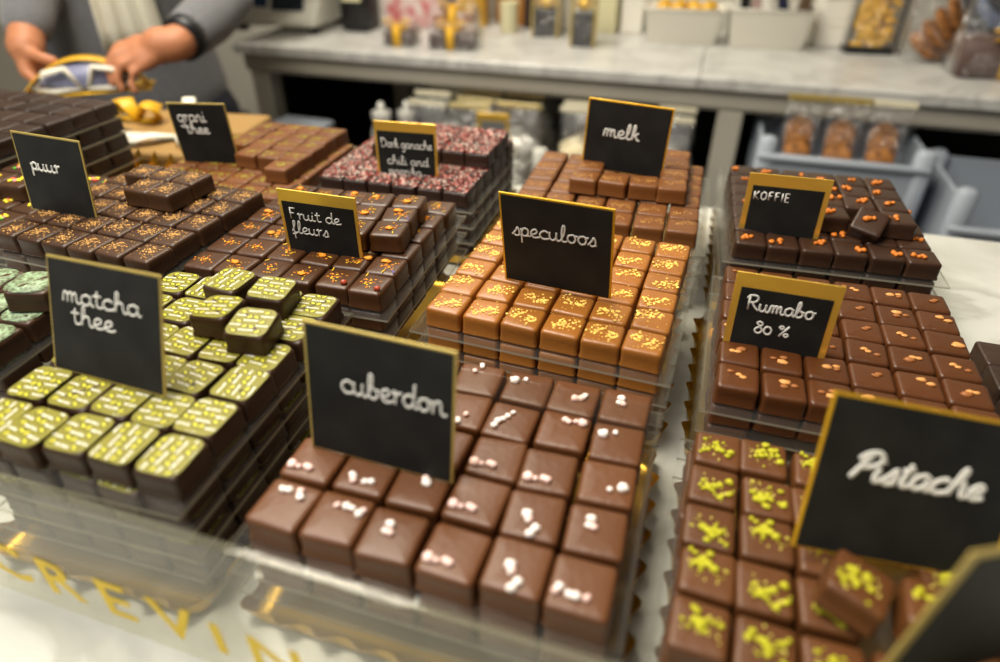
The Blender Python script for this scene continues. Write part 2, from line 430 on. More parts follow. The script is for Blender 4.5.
class Kind:
    def __init__(s, name, m, w, d, h, top, desc, tname, nvar=6, **kw):
        s.name, s.h, s.desc, s.tname, s.w, s.d = name, h, desc, tname, w, d
        s.body = [choc_mesh(name, w, d, h, m, 100 + i, **kw) for i in range(4)]
        rng = random.Random(len(name) * 31 + ord(name[0]))
        s.tops = [top(rng, w, d, h) for _ in range(nvar)] if top else []
    def put(s, p, rz, label, group, tilt=None, topped=True, rot=None, bare=False):
        o = link(s.name, random.choice(s.body), None, V(*p), rot or (0, 0, rz))
        tag(o, label, 'chocolate', group)
        if s.tops and not bare:
            t = link(s.tname, random.choice(s.tops), o, (0, 0, 0), (0, 0, random.choice((0, PI))))
        return o
K = {
 'spec': Kind('speculoos_chocolate', SPECM, 2.86, 2.74, 1.64, top_spec, 'gold-crumbed speculoos chocolate', 'crumb_topping', 8),
 'melk': Kind('milk_chocolate', MELKM, 2.9, 2.86, 1.6, top_melk, 'tan-dusted milk chocolate', 'crumb_topping', 6),
 'cub': Kind('cuberdon_chocolate', CUBM, 3.2, 3.22, 1.75, top_cub, 'brown chocolate with pink sugar', 'sugar_topping', 10, wob=.04),
 'pis': Kind('pistachio_chocolate', PISM, 2.8, 2.9, 1.6, top_pis, 'brown chocolate with green pistachio', 'pistachio_topping', 8, wob=.05),
 'rum': Kind('rumabo_chocolate', RUMM, 2.84, 2.86, 1.6, top_rum, 'rumabo chocolate with nut pieces', 'nut_topping', 8),
 'kof': Kind('coffee_chocolate', KOFM, 2.84, 2.9, 1.6, top_kof, 'dark chocolate with amber nuggets', 'nugget_topping', 8),
 'puur': Kind('puur_chocolate', DARKM, 2.72, 2.9, 1.6, top_puur, 'crumb-dusted puur chocolate', 'crumb_topping', 6),
 'mat': Kind('matcha_chocolate', MATM, 2.84, 3.02, 1.6, top_matcha, 'leaf-printed matcha chocolate', 'printed_top', 8, wob=.05),
 'fdf': Kind('petal_chocolate', FDFM, 2.84, 2.9, 1.6, top_fdf, 'brown chocolate with flower petals', 'petal_topping', 10),
 'chi': Kind('chili_chocolate', CHIM, 2.84, 2.94, 1.55, top_chi, 'red-sprinkled dark ganache', 'sprinkle_topping', 5),
 'thee': Kind('tea_chocolate', THEEM, 2.86, 2.9, 1.6, top_thee, 'caramel-brown tea chocolate', 'tea_leaf_topping', 6),
 'snow': Kind('mint_chocolate', DARKM, 3.0, 3.2, 1.6, top_snow, 'mint-green printed chocolate', 'printed_top', 2),
 'candy': Kind('candy_chocolate', DARKM, 3.0, 3.2, 1.6, top_candy, 'dark chocolate with candy bits', 'candy_topping', 6),
 'black': Kind('black_chocolate', BLKM, 3.3, 3.3, 1.65, None, 'plain near-black chocolate', '', 1, wob=.05),
}
def plate_mesh(x0, x1, y0, y1, t=.2):
    mb = MB(); mb.box(x0, x1, y0, y1, -t, 0)
    mb.m = [0, 0, 1, 1, 1, 1]
    return mb.mesh('acrylic_plate', [ACR, ACRE], False)
PLATE_T = .2
def tray(kind, title, org, th, cols, rows, px, py, tiers, side, colref, rowref='from the front', skip=(), front_to=9, side_to=9, marg=(.8, .8, .9, .5), gap=1.85, jit=1.0, panels=(), lift=None):
    """a stack of clear plates; chocolates fully on the top one, and along the edges that show on the ones below"""
    k = K[kind]; x0, y0, zt = org
    ct, st = math.cos(th), math.sin(th)
    W = lambda u, v: (x0 + u * ct - v * st, y0 + u * st + v * ct)
    zp = zt - k.h
    g = title + ' chocolates'
    for t in range(tiers):
        z = zp - t * gap
        root = thing('acrylic_tray', 'clear acrylic plate %s the %s chocolates' % ('right under the top layer of' if t == 0 else ('one layer down, between' if t == 1 else '%s in the stack below' % ORD[t]), title), 'tray', (x0, y0, z), th, 'acrylic plates of the %s stack' % title)
        link('plate', plate_mesh(-marg[0], cols * px + marg[1], -marg[2], rows * py + marg[3]), root)
        if t == 0:
            for (u0, u1, v0, v1, h0, h1) in panels:
                mb = MB(); mb.box(u0, u1, v0, v1, h0, h1)
                link('side_panel', mb.mesh('side_panel', [ACRS], False), root)
        for j in range(rows):
            for i in range(cols):
                if t == 0:
                    if (i, j) in skip: continue
                else:
                    vis = (j == 0 and t <= front_to) or (side == 'R' and i == cols - 1 and t <= side_to) or (side == 'L' and i == 0 and t <= side_to)
                    if not vis: continue
                cu = (i + .5) * px + random.uniform(-.05, .05) * jit; cv = (j + .5) * py + random.uniform(-.06, .06) * jit
                X, Y = W(cu, cv)
                n = cols - i if colref[0] == 'R' else i + 1
                where = '%s row, %s %s' % ('front' if j == 0 else ORD[j], ORD[n - 1], colref[1])
                if t: where = '%s layer down, ' % ORD[t - 1] + where
                dz = lift(i, j) if (lift and t == 0) else 0
                k.put((X, Y, z + dz + .005), th + random.uniform(-.025, .025) * jit, '%s, %s' % (k.desc, where), g, bare=(t > 0 and kind != 'mat' and random.random() < .5))
    return W
def loose(kind, p, rz, label, title, pitch=0, roll=0):
    return K[kind].put(p, rz, label, title + ' chocolates', rot=(pitch, roll, rz))
def block(kind, org, th, cols, rows, px, py, desc, title, colref, skip=(), jit=1.3):
    k = K[kind]; ct, st = math.cos(th), math.sin(th)
    for j in range(rows):
        for i in range(cols):
            if (i, j) in skip: continue
            u, v = (i + .5) * px + random.uniform(-.07, .07) * jit, (j + .5) * py + random.uniform(-.07, .07) * jit
            n = cols - i if colref[0] == 'R' else i + 1
            k.put((org[0] + u * ct - v * st, org[1] + u * st + v * ct, org[2] + random.uniform(0, .02)), th + random.uniform(-.06, .06) * jit,
                  '%s heaped on top, %s row, %s %s' % (k.desc, ORD[j], ORD[n - 1], colref[1]), title + ' chocolates')
R = math.radians
GAP = ('R', 'from the gold gap'); GAPL = ('L', 'from the gold gap')
# column in front of the camera, beside the gold gap
tray('cub', 'cuberdon', (-20.3, 18.0, -28.5), R(-.4), 6, 5, 3.38, 3.45, 3, None, GAP, side_to=0, jit=2.0,
     panels=((20.75, 20.9, -.8, 16.5, -4.5, 1.2), (-.6, 20.7, 13.77, 13.87, .0, 3.7)))
tray('spec', 'speculoos', (-17.9, 38.2, -26.8), R(-2.7), 6, 6, 3.04, 2.95, 4, None, GAP, front_to=2, panels=((18.8, 18.95, 8, 18, -5, 1.2),))
tray('melk', 'melk', (-17.2, 57.6, -27.0), R(1.0), 6, 6, 3.14, 3.05, 4, None, GAP, front_to=0, panels=((19.5, 19.65, 0, 20, -4, .6),))
block('melk', (-12.0, 63.7, -26.95), R(1.5), 4, 4, 2.98, 3.0, '', 'melk', GAP, skip=((0, 3), (1, 1), (2, 1), (1, 2), (2, 2), (0, 2), (1, 3), (2, 3)))
# to its side: matcha, fruit, chili
MATCHA = ('R', 'from the cuberdon stack')
tray('mat', 'matcha', (-38.0, 17.0, -25.9), R(1.5), 5, 6, 2.97, 3.19, 5, 'R', MATCHA, marg=(.8, .5, .9, .4), gap=1.82, jit=2.8)
loose('mat', (-26.4, 29.6, -25.78), R(10), 'printed matcha chocolate tilted on top of the back rows, near the cuberdon card', 'matcha', R(4), R(3))
loose('mat', (-29.6, 30.4, -25.78), R(4), 'printed matcha chocolate heaped on top beside the tilted one', 'matcha', R(-2), R(-3))
loose('mat', (-27.6, 33.7, -25.78), R(8), 'printed matcha chocolate heaped on top in the second-last row', 'matcha', 0, R(4))
loose('mat', (-31.2, 33.9, -25.78), R(-3), 'printed matcha chocolate heaped on top, behind the matcha card edge', 'matcha', 0, R(2))
FRU = ('R', 'from the speculoos stack')
tray('fdf', 'fruit', (-39.2, 37.5, -26.2), R(1.7), 6, 6, 3.0, 3.06, 4, 'R', FRU, front_to=1, side_to=2, jit=1.6)
block('fdf', (-28.2, 43.8, -26.1), R(8), 2, 3, 2.98, 2.9, '', 'fruit', FRU)
CHI = ('R', 'from the melk stack')
tray('chi', 'chili', (-40.4, 61.3, -27.6), R(.5), 6, 6, 2.99, 3.1, 4, 'R', CHI, front_to=1, side_to=3)
block('chi', (-37.2, 68.6, -27.4), R(1.5), 5, 3, 2.95, 3.0, '', 'chili', CHI)
# further along: mint, puur, tea
tray('snow', 'mint', (-56.0, 22.5, -26.2), R(4), 4, 3, 3.2, 3.4, 4, 'R', ('R', 'from the matcha stack'), front_to=2, side_to=1)
loose('snow', (-45.2, 29.6, -26.05), R(22), 'mint-printed dark chocolate heaped askew on top, next to the matcha card', 'mint', 0, R(3))
PUU = ('R', 'from the fruit stack')
tray('puur', 'puur', (-57.3, 35.8, -25.1), R(-1.7), 6, 5, 2.85, 3.1, 4, 'R', PUU, front_to=2, side_to=2, jit=1.8)
block('puur', (-52.9, 44.0, -25.0), R(-2), 3, 2, 2.8, 3.0, '', 'puur', PUU, skip=((0, 0),))
THE = ('R', 'from the chili stack')
tray('thee', 'tea', (-59.0, 54.2, -27.8), R(2), 6, 6, 2.96, 3.05, 4, 'R', THE, front_to=0, side_to=1, marg=(.6, .8, .8, .4))
block('thee', (-54.2, 58.2, -27.75), R(2), 4, 5, 2.95, 3.05, '', 'tea', THE, skip=((0, 0), (1, 0), (0, 1), (2, 0)))
tray('candy', 'candy', (-77.0, 40.0, -27.0), R(-1.5), 6, 4, 3.1, 3.4, 3, 'R', ('R', 'from the puur stack'), front_to=1, side_to=1, jit=2)
block('candy', (-70.2, 44.5, -27.0), R(4), 2, 2, 3.1, 3.4, '', 'candy', ('R', 'from the puur card'))
tray('black', 'black', (-92.6, 49.4, -23.2), R(-.5), 6, 5, 3.5, 3.5, 6, 'R', ('R', 'from the kraft box'), front_to=1, marg=(.6, .6, .7, .5), gap=1.95, jit=2.5)
# beyond the gold gap: pistachio, rumabo, coffee
tray('pis', 'pistachio', (2.65, 18.0, -29.35), R(-1.0), 6, 5, 2.97, 3.17, 3, 'L', GAPL, front_to=0, side_to=1, skip=((3, 1), (3, 2)), jit=2.0, marg=(.6, .8, .6, .4))
loose('pis', (10.8, 22.9, -28.9), R(-22), 'chocolate with green pistachio lying askew on top before the pistache card', 'pistachio', R(-6), R(8))
loose('pis', (14.2, 22.7, -29.3), R(-8), 'chocolate with pistachio on top, by the corner of the pistache card', 'pistachio', R(-3), R(3))
tray('rum', 'rumabo', (4.08, 37.7, -28.7), R(-.6), 6, 6, 3.0, 3.05, 3, 'L', GAPL, front_to=1, side_to=2, jit=1.5, panels=((-.95, -.8, -.9, 18.4, -3.9, 1.6),))
tray('kof', 'coffee', (4.97, 59.5, -28.1), R(2.4), 6, 7, 2.99, 3.05, 4, 'L', GAPL, front_to=2, side_to=3, panels=((-.95, -.8, 2, 21, -4, 1.8),))
block('kof', (12.3, 64.2, -28.05), R(2.5), 3, 4, 2.98, 3.0, '', 'coffee', GAPL, skip=((1, 0),))
loose('kof', (17.0, 65.0, -27.75), R(-20), 'coffee chocolate tipped up on its side in the heap', 'coffee', R(28), R(8))
tray('black', 'corner', (25.0, 40.5, -31.5), R(0), 3, 4, 3.4, 3.4, 2, 'L', ('L', 'from the rumabo stack'), front_to=0, side_to=1)

# ------------------------------------------------------------------ gold scalloped boards under the stacks
def board(x0, x1, y0, y1, label, th=0, hgt=1.5, z=CT):
    w, d = x1 - x0, y1 - y0; mb = MB()
    base = rsq(w, d, 1.2, 5)
    # resample outline by arc length
    pts = base + [base[0]]; L = [0]
    for a, b in zip(pts, pts[1:]): L.append(L[-1] + math.hypot(b[0] - a[0], b[1] - a[1]))
    n = int(L[-1] / .21); out = []
    waves = round(L[-1] / 2.5)
    for k in range(n):
        s = L[-1] * k / n; i = max(q for q in range(len(L)) if L[q] <= s and q < len(pts) - 1)
        t = (s - L[i]) / max(1e-6, L[i + 1] - L[i])
        x, y = pts[i][0] + (pts[i + 1][0] - pts[i][0]) * t, pts[i][1] + (pts[i + 1][1] - pts[i][1]) * t
        tx, ty = pts[i + 1][0] - pts[i][0], pts[i + 1][1] - pts[i][1]; q = math.hypot(tx, ty) or 1
        out.append((x, y, ty / q, -tx / q, (.5 + .5 * math.cos(2 * PI * waves * s / L[-1])) ** 1.4))
    rings = [[(x * .9, y * .9, .12) for x, y, a, b, c in out], [(x - a * .3, y - b * .3, .12) for x, y, a, b, c in out]]
    for h in (.25, .6, .85, 1.0):
        rings.append([(x + a * ((c * .62 - .12) * h ** 1.6), y + b * ((c * .62 - .12) * h ** 1.6), .12 + hgt * h * (.7 + .3 * c)) for x, y, a, b, c in out])
    mb.loft(rings, 0, True, False)
    o = thing('cake_board', label, 'board', ((x0 + x1) / 2, (y0 + y1) / 2, z), th, 'gold scalloped boards')
    link('foil_board', mb.mesh('foil_board', [GOLDB]), o)
    return o
board(-20.8, .95, 16.6, 36.2, 'gold scalloped board under the cuberdon stack', 0)
board(-18.6, 1.05, 37.4, 56.6, 'gold scalloped board under the speculoos stack', 0)
board(-18, 1.5, 57.6, 80, 'gold scalloped board under the melk stack', 0)
board(-39, -23, 15.6, 36.2, 'gold scalloped board under the matcha stack', 0)
board(-40.4, -21.2, 37.4, 56.6, 'gold scalloped board under the fruit stack', 0)
board(-41.3, -22.4, 60.6, 80.5, 'gold scalloped board under the chili stack', 0)
board(2.95, 20.8, 17.2, 35.0, 'gold scalloped board under the pistachio stack', 0)
board(3.0, 22.2, 37.0, 56.8, 'gold scalloped board under the rumabo stack', 0)
board(3.6, 23.2, 59.0, 82, 'gold scalloped board under the coffee stack', 0)
board(-58, -41, 35, 53, 'gold scalloped board under the puur stack', 0)

# ------------------------------------------------------------------ handwriting
G = {}
def gl(ch, w, *strokes): G[ch] = (w, strokes)
LOOP = [(.74, .82), (.45, 1), (.12, .75), (.08, .3), (.32, 0), (.62, .15), (.76, .6), (.78, .95)]
gl('a', .98, LOOP, [(.78, .95), (.76, .35), (.86, .03), (1.02, .08)])
gl('b', .9, [(.0, .1), (.28, .9), (.36, 1.75), (.2, 1.9), (.12, 1.2), (.14, .2), (.38, 0), (.68, .25), (.62, .7), (.4, .85)], [(.62, .7), (.85, .75)])
gl('c', .85, [(.76, .8), (.5, 1), (.16, .78), (.06, .36), (.32, 0), (.62, .04), (.86, .12)])
gl('d', 1.0, LOOP, [(.82, 1.9), (.78, 1.1), (.77, .3), (.88, .02), (1.04, .1)])
gl('e', .8, [(0, .32), (.45, .5), (.6, .82), (.36, 1), (.1, .68), (.14, .18), (.42, 0), (.84, .16)])
gl('f', .7, [(.0, .2), (.35, 1.1), (.48, 1.75), (.32, 1.9), (.24, 1.2), (.26, -.6), (.3, -.9)], [(.0, -.2), (.5, -.1)], [(.26, .1), (.5, .05), (.74, .15)])
gl('g', .95, LOOP, [(.78, .95), (.78, -.1), (.66, -.72), (.36, -.8), (.2, -.55)])
gl('h', .98, [(0, .08), (.28, .9), (.36, 1.75), (.22, 1.9), (.14, 1.1), (.13, 0)], [(.14, .5), (.4, .95), (.64, .86), (.68, .3), (.8, .02), (1.0, .08)])
gl('i', .45, [(.12, .95), (.1, .3), (.22, .02), (.46, .1)], [(.16, 1.4), (.18, 1.46)])
gl('k', .85, [(0, .08), (.28, .9), (.36, 1.75), (.22, 1.9), (.14, 1.1), (.13, 0)], [(.7, .98), (.2, .45), (.42, .5), (.62, .05), (.86, .04)])
gl('l', .55, [(0, .08), (.3, .9), (.38, 1.75), (.24, 1.92), (.12, 1.1), (.16, .18), (.32, 0), (.58, .12)])
gl('m', 1.4, [(0, 0), (.08, .75), (.2, .98), (.36, .8), (.36, 0)], [(.37, .5), (.52, .96), (.7, .86), (.72, 0)], [(.73, .5), (.9, .96), (1.06, .84), (1.08, .2), (1.22, 0), (1.42, .1)])
gl('n', 1.0, [(.02, .9), (.1, .6), (.1, 0)], [(.1, .5), (.34, .96), (.6, .88), (.64, .25), (.78, 0), (1.02, .1)])
gl('o', .9, [(.5, .98), (.18, .85), (.08, .4), (.3, .02), (.62, .12), (.74, .55), (.6, .92), (.48, .98)], [(.6, .92), (.76, .84), (.94, .92)])
gl('p', .88, [(.02, .9), (.1, .5), (.1, -.85)], [(.1, .45), (.32, .96), (.66, .84), (.66, .3), (.36, .02), (.12, .25)], [(.5, .06), (.9, .1)])
gl('r', .68, [(.0, .8), (.16, 1.02), (.2, .7), (.2, .0)], [(.2, .5), (.38, .9), (.62, .95)])
gl('s', .72, [(0, .08), (.3, .6), (.46, 1), (.62, .55), (.56, .08), (.3, -.02), (.18, .14)], [(.56, .08), (.74, .1)])
gl('t', .68, [(.3, 1.6), (.26, .4), (.38, .02), (.7, .1)], [(.0, 1.08), (.6, 1.14)])
gl('u', .98, [(.06, .96), (.06, .3), (.28, 0), (.58, .25), (.64, .96)], [(.64, .96), (.64, .25), (.78, .0), (1.0, .1)])
gl('D', 1.25, [(.12, 1.9), (.16, 0)], [(-.1, 1.85), (.55, 1.85), (1.05, 1.2), (.9, .3), (.45, .0), (.0, .05)])
gl('F', 1.0, [(.15, 1.9), (.15, 0)], [(.1, 1.85), (.75, 1.85)], [(.15, 1.0), (.6, 1.0)])
gl('P', 1.1, [(.1, .0), (.35, 1.2), (.5, 1.75)], [(.0, 1.35), (.3, 1.85), (.8, 1.95), (1.1, 1.5), (.85, 1.0), (.3, .85)])
gl('R', 1.15, [(.12, 1.9), (.12, 0)], [(-.1, 1.5), (.2, 1.9), (.75, 1.9), (.9, 1.45), (.6, 1.05), (.2, 1.0)], [(.4, 1.0), (.75, .4), (1.1, .05)])
gl('0', .95, [(.45, 1.2), (.12, .95), (.06, .4), (.35, 0), (.72, .2), (.78, .8), (.48, 1.2)])
gl('8', .95, [(.7, 1.55), (.4, 1.75), (.18, 1.5), (.45, 1.1), (.78, .5), (.55, .02), (.15, .1), (.1, .6), (.5, 1.0), (.74, 1.4), (.62, 1.72)])
gl('%', 1.2, [(1.0, 1.7), (.15, 0)], [(.3, 1.65), (.08, 1.4), (.28, 1.15), (.5, 1.4), (.3, 1.65)], [(.85, .6), (.64, .34), (.84, .08), (1.08, .34), (.85, .6)])
CAPS = {'K': (1.1, [[(.1, 1.6), (.1, 0)], [(.9, 1.6), (.15, .8), (.95, 0)]]), 'O': (1.3, [[(.6, 1.6), (.1, 1.2), (.12, .35), (.6, 0), (1.05, .4), (1.05, 1.2), (.6, 1.6)]]),
        'F': (1.0, [[(.1, 1.6), (.1, 0)], [(.1, 1.6), (.8, 1.6)], [(.1, .9), (.65, .9)]]), 'I': (.45, [[(.15, 1.6), (.15, 0)]]), 'E': (1.0, [[(.8, 1.6), (.1, 1.6), (.1, 0), (.85, 0)], [(.1, .85), (.7, .85)]])}
def smooth(p, n=5):
    if len(p) < 3: return p
    q = [p[0]] + list(p) + [p[-1]]; out = []
    for i in range(1, len(q) - 2):
        a, b, c, d = q[i - 1], q[i], q[i + 1], q[i + 2]
        for k in range(n):
            t = k / n
            out.append(tuple(.5 * (2 * b[j] + (c[j] - a[j]) * t + (2 * a[j] - 5 * b[j] + 4 * c[j] - d[j]) * t * t + (3 * b[j] - a[j] - 3 * c[j] + d[j]) * t ** 3) for j in (0, 1)))
    return out + [p[-1]]
def write(mb, txt, xa, xb, yb, xh, r, caps=False, rise=0.0, slant=0.0):
    x = 0; st = []
    for ch in txt:
        if ch == ' ': x += .55; continue
        w, ss = CAPS[ch] if caps else G[ch]
        for s in ss: st.append([(px + x, py) for px, py in (s if caps else smooth(s))])
        x += w + (.18 if caps else 0)
    s = (xb - xa) / max(x, .1)
    for q in st:
        pts = [(xa + px * s + py * xh * slant, yb + py * xh + rise * (px * s), 0) for px, py in q]
        mb.tube(pts, r, 6, 0, .35)
# ------------------------------------------------------------------ price cards
def card(title, P, yaw, tilt, roll, W, H, style, lines, label, frame_mat, r=.07, sink=0.0):
    root = thing('price_card', label, 'sign', P, 0, 'handwritten price cards')
    cy, sy = math.cos(R(yaw)), math.sin(R(yaw)); n = Vector((-sy, cy, 0)); u = Vector((cy, sy, 0))
    v = math.cos(R(tilt)) * Vector((0, 0, 1)) + math.sin(R(tilt)) * n
    u2 = math.cos(R(roll)) * u + math.sin(R(roll)) * v; v2 = math.cos(R(roll)) * v - math.sin(R(roll)) * u
    w = u2.cross(v2)                       # towards the customer
    root.rotation_euler = Matrix((u2, v2, w)).transposed().to_euler()
    side, top, bot = {'thin': (.17, .17, .12), 'band': (.5, 1.15, .0), 'bar': (.3, 1.05, .0)}[style]
    fb = MB(); fb.box(-W / 2, W / 2, -sink, H, -.12, 0, bev=.03)
    link('foil_frame', fb.mesh('foil_frame', [frame_mat], False), root)
    bb = MB(); bb.box(-W / 2 + side, W / 2 - side, -sink + bot, H - top, 0.003, .035)
    slate = link('board', bb.mesh('board', [SLATE], False), root)
    tb = MB()
    for ln in lines:
        txt, ua, ub, vb, xh = ln[:5]; kw = ln[5] if len(ln) > 5 else {}
        write(tb, txt, (ua - .5) * W, (ub - .5) * W, H * (1 - vb), xh, kw.pop('r', r), **kw)
    for q in range(len(tb.v)): tb.v[q] = (tb.v[q][0], tb.v[q][1], tb.v[q][2] + .05)
    link('lettering', tb.mesh('lettering', [CHALK]), slate)
    return root
card('mat', (-32.57, 22.99, -25.75), -6.1, 20.9, 3.4, 9.52, 7.4, 'thin', [('matcha', .14, .83, .37, .62), ('thee', .21, .6, .55, .62)], 'thin-framed black card reading matcha thee', GOLDP, .065)
card('cub', (-14.69, 23.87, -28.4), -2.0, 9.9, 0, 9.29, 8.5, 'thin', [('cuberdon', .25, .95, .475, .8)], 'pale-framed black card reading cuberdon', GOLDP, .085)
card('spec', (-8.73, 43.85, -26.7), -6.2, -7.9, 1.1, 8.87, 8.0, 'thin', [('speculoos', .11, .86, .44, .72, dict(rise=.03))], 'thin-framed black card reading speculoos', GOLDY, .07)
card('mel', (-7.44, 69.25, -26.3), -2.7, 1.0, -2.2, 8.93, 7.5, 'thin', [('melk', .23, .66, .5, .78)], 'gold-edged black card reading melk', GOLDY, .1)
card('puu', (-54.21, 40.87, -25.3), .2, 7.3, -1.6, 7.5, 7.15, 'thin', [('puur', .19, .63, .45, .66)], 'gold-edged black card reading puur', GOLDP, .1)
card('gra', (-54.88, 61.92, -27.9), 11.2, -3.2, .7, 6.96, 7.2, 'thin', [('grani', .13, .62, .3, .75), ('thee', .22, .62, .49, .62)], 'black card reading grani thee', GOLDP, .09)
card('chi', (-30.8, 64.75, -27.8), 3.3, 2.3, .5, 7.25, 6.1, 'bar', [('Dark ganache', .1, .93, .46, .5), ('chili and', .18, .86, .77, .52), ('paprika', .19, .74, .96, .45)], 'gold-topped card reading dark ganache chili and paprika', GOLDF, .055)
card('fdf', (-28.77, 42.9, -26.4), 2.2, -1.2, -.9, 7.03, 5.7, 'bar', [('Fruit de', .12, .78, .45, .52), ('fleurs', .12, .6, .68, .58)], 'gold-topped card reading fruit de fleurs', GOLDF, .06)
card('kof', (9.0, 62.82, -28.3), -.3, 3.9, .7, 7.31, 5.8, 'band', [('KOFFIE', .1, .56, .43, .5, dict(caps=True))], 'gold-topped card reading koffie', GOLDF, .07)
card('rum', (8.0, 43.46, -28.9), -3.5, 3.2, 1.1, 7.16, 6.0, 'band', [('Rumabo', .16, .8, .48, .62), ('80 %', .28, .62, .78, .55)], 'gold-topped card reading rumabo eighty percent', GOLDF, .08)
card('pis', (13.22, 25.83, -29.0), 15.9, 25.2, -9.8, 10.43, 8.4, 'thin', [('Pistache', .17, .83, .5, .75, dict(slant=.35))], 'large tilted card reading pistache', GOLDY, .145)
# a card seen from close by
NEAR = (11.45, 18.2, -19.0); NU = Vector((.86, .5, -.08)).normalized(); NV = Vector((.12, .05, .98)); NV = (NV - NU * NV.dot(NU)).normalized()
root = thing('price_card', 'blurred black card very close by, before the pistache card', 'sign', NEAR, 0, 'handwritten price cards')
root.rotation_euler = Matrix((NU, NV, NU.cross(NV))).transposed().to_euler()
fb = MB(); fb.box(0, 8, -9, 0, -.12, 0, bev=.03); link('foil_frame', fb.mesh('foil_frame', [GOLDP], False), root)
bb = MB(); bb.box(.5, 7.5, -9, -.4, .003, .035); link('board', bb.mesh('board', [SLATE], False), root)

# ------------------------------------------------------------------ front glass with lettering
LBASE = {'C': 2.1, 'R': 2.0, 'E': 1.95, 'V': 1.9, 'I': 2.0, 'N': 1.9}; LSIZE = {'I': .85, 'N': .9}
LETTERS = (('C', -15.7), ('R', -11.6), ('E', -7.4), ('V', -3.7), ('I', -.1), ('N', 2.2))
g = thing('glass_screen', 'clear glass screen with yellow letters before the matcha stack', 'screen', (-20, 14.0, CT), R(-1.0))
mb = MB(); mb.box(-45, 50, -.25, .25, 0.02, 11.6, bev=.06); pane = link('glass_pane', mb.mesh('glass_pane', [GLASS], False), g)
for ch, px in LETTERS:
    vs, fs = text_mesh(ch, 4.6, .07)
    lt = MB(); lt.add([(px + v[0], -.30, LBASE[ch] + v[1] * LSIZE.get(ch, 1)) for v in vs], fs, 0)
    link('letter', lt.mesh('letter', [YELLOW], False), pane)

# ------------------------------------------------------------------ counters and room
c = thing('display_counter', 'white marble shop counter carrying all the chocolate stacks', 'counter', (0, 0, CT))
mb = MB(); mb.box(-150, 70, -60, 86, -3, 0, bev=.3); link('marble_top', mb.mesh('marble_top', [MARB], False), c)
mb = MB(); mb.box(-146, 66, -56, 82, -91.9, -3.01); link('base_cabinet', mb.mesh('base_cabinet', [PAINT], False), c)
BY = 158.0
c = thing('back_counter', 'long grey marble work counter on painted posts at the back', 'counter', (0, BY, CT))
for a, b in ((-124, -59), (-58.9, -2), (-1.9, 100)):
    mb = MB(); mb.box(a, b, 0, 56, -2.6, 0, bev=.3); link('marble_slab', mb.mesh('marble_slab', [MARB2], False), c)
mb = MB(); mb.box(-122, 98, 1.5, 4.5, -6.6, -2.61); mb.box(-122, 98, 2.2, 4, -7.4, -6.6); link('apron', mb.mesh('apron', [PAINT], False), c)
for x in (-121, 3.5):
    mb = MB(); mb.box(x, x + 5.6, 1.8, 7.4, -91.9, -7.41, bev=.3); link('post', mb.mesh('post', [PAINT], False), c)
mb = MB(); mb.box(-92, -86.5, 30, 35, -91.9, -2.7, bev=.3); link('post', mb.mesh('post', [PAINT], False), c)
mb = MB(); mb.box(-145, 96, -24, 54, -39, -37); link('lower_shelf', mb.mesh('lower_shelf', [DARKP], False), c)
mb = MB(); mb.box(-320, 260, -120, 232, -1, 0); struct('floor', mb.mesh('floor', [WOODF], False), (0, 0, FL))
mb = MB(); mb.box(-320, 260, 0, 4, 0, 270); struct('wall_back', mb.mesh('wall_back', [WALLM], False), (0, 228, FL))
mb = MB(); mb.box(-119, -118, 8, 55, -36.9, -7.5); link('end_panel', mb.mesh('end_panel', [DARKP], False), c)
mb = MB(); mb.box(-122, 98, 55, 57, -90, -3); link('back_panel', mb.mesh('back_panel', [DARKP], False), c)
mb = MB(); mb.box(-4, 0, -120, 228, 0, 270); struct('wall_side', mb.mesh('wall_side', [WALLM], False), (-320, 0, FL))


# ------------------------------------------------------------------ things on and under the back counter
def bx(w, d, h, b=.25, z=0): 
    mb = MB(); mb.box(-w / 2, w / 2, -d / 2, d / 2, z, z + h, bev=b); return mb
def pouch_mb(w, d, h, waist=.35):
    """a cellophane pouch: full at the base, pinched flat to the header"""
    mb = MB(); rings = []
    for t, fw, fd in ((0, .9, .8), (.04, 1, 1), (.3, 1, .95), (.6, .98, .6), (.85, .96, .22), (1, .96, .06)):
        rings.append([(x * fw + random.uniform(-.12, .12), y * fd + random.uniform(-.2, .2) * (t > .2), t * h) for x, y in rsq(w, d, min(w, d) * .3, 3)])
    mb.loft(rings, 0); return mb
def bag(name, p, w, d, h, label, group, cont, head, rz=0, kind='cookies', cat='bag'):
    o = thing(name, label, cat, p, rz, group)
    link('pouch', pouch_mb(w, d, h).mesh('pouch', [CELLO]), o)
    mb = MB(); mb.box(-w * .5, w * .5, -.25, .25, h - .5, h + .8, bev=.08); link('header_strip', mb.mesh('header_strip', [head], False), o)
    if kind == 'cookies':
        for k in range(4):
            mb = MB(); n = 20; rr = w * .36; M = Matrix.Rotation(random.uniform(-.35, .35), 4, 'Y') @ Matrix.Rotation(R(random.uniform(55, 85)), 4, 'X')
            rings = [[M @ Vector((r_ * math.cos(2 * PI * q / n), r_ * math.sin(2 * PI * q / n), zz)) + Vector((random.uniform(-.05, .05), -d * .25 + k * d * .17, h * .8 - 1.5 * (3 - k))) for q in range(n)] for r_, zz in ((rr * .9, 0), (rr, .25), (rr, .6), (rr * .85, .85))]
            mb.loft(rings, 0); link('cookie', mb.mesh('cookie', [cont]), o)
    else:
        for k in range(4):
            mb = MB(); mb.blob((random.uniform(-.2, .2) * w, random.uniform(-.15, .15) * d, h * (.17 + .15 * k)), w * .4, 0, (1.05, .45, .85), .18); link('sweet', mb.mesh('sweet', [cont]), o)
    return o
SHELF = CT - 37 + .01
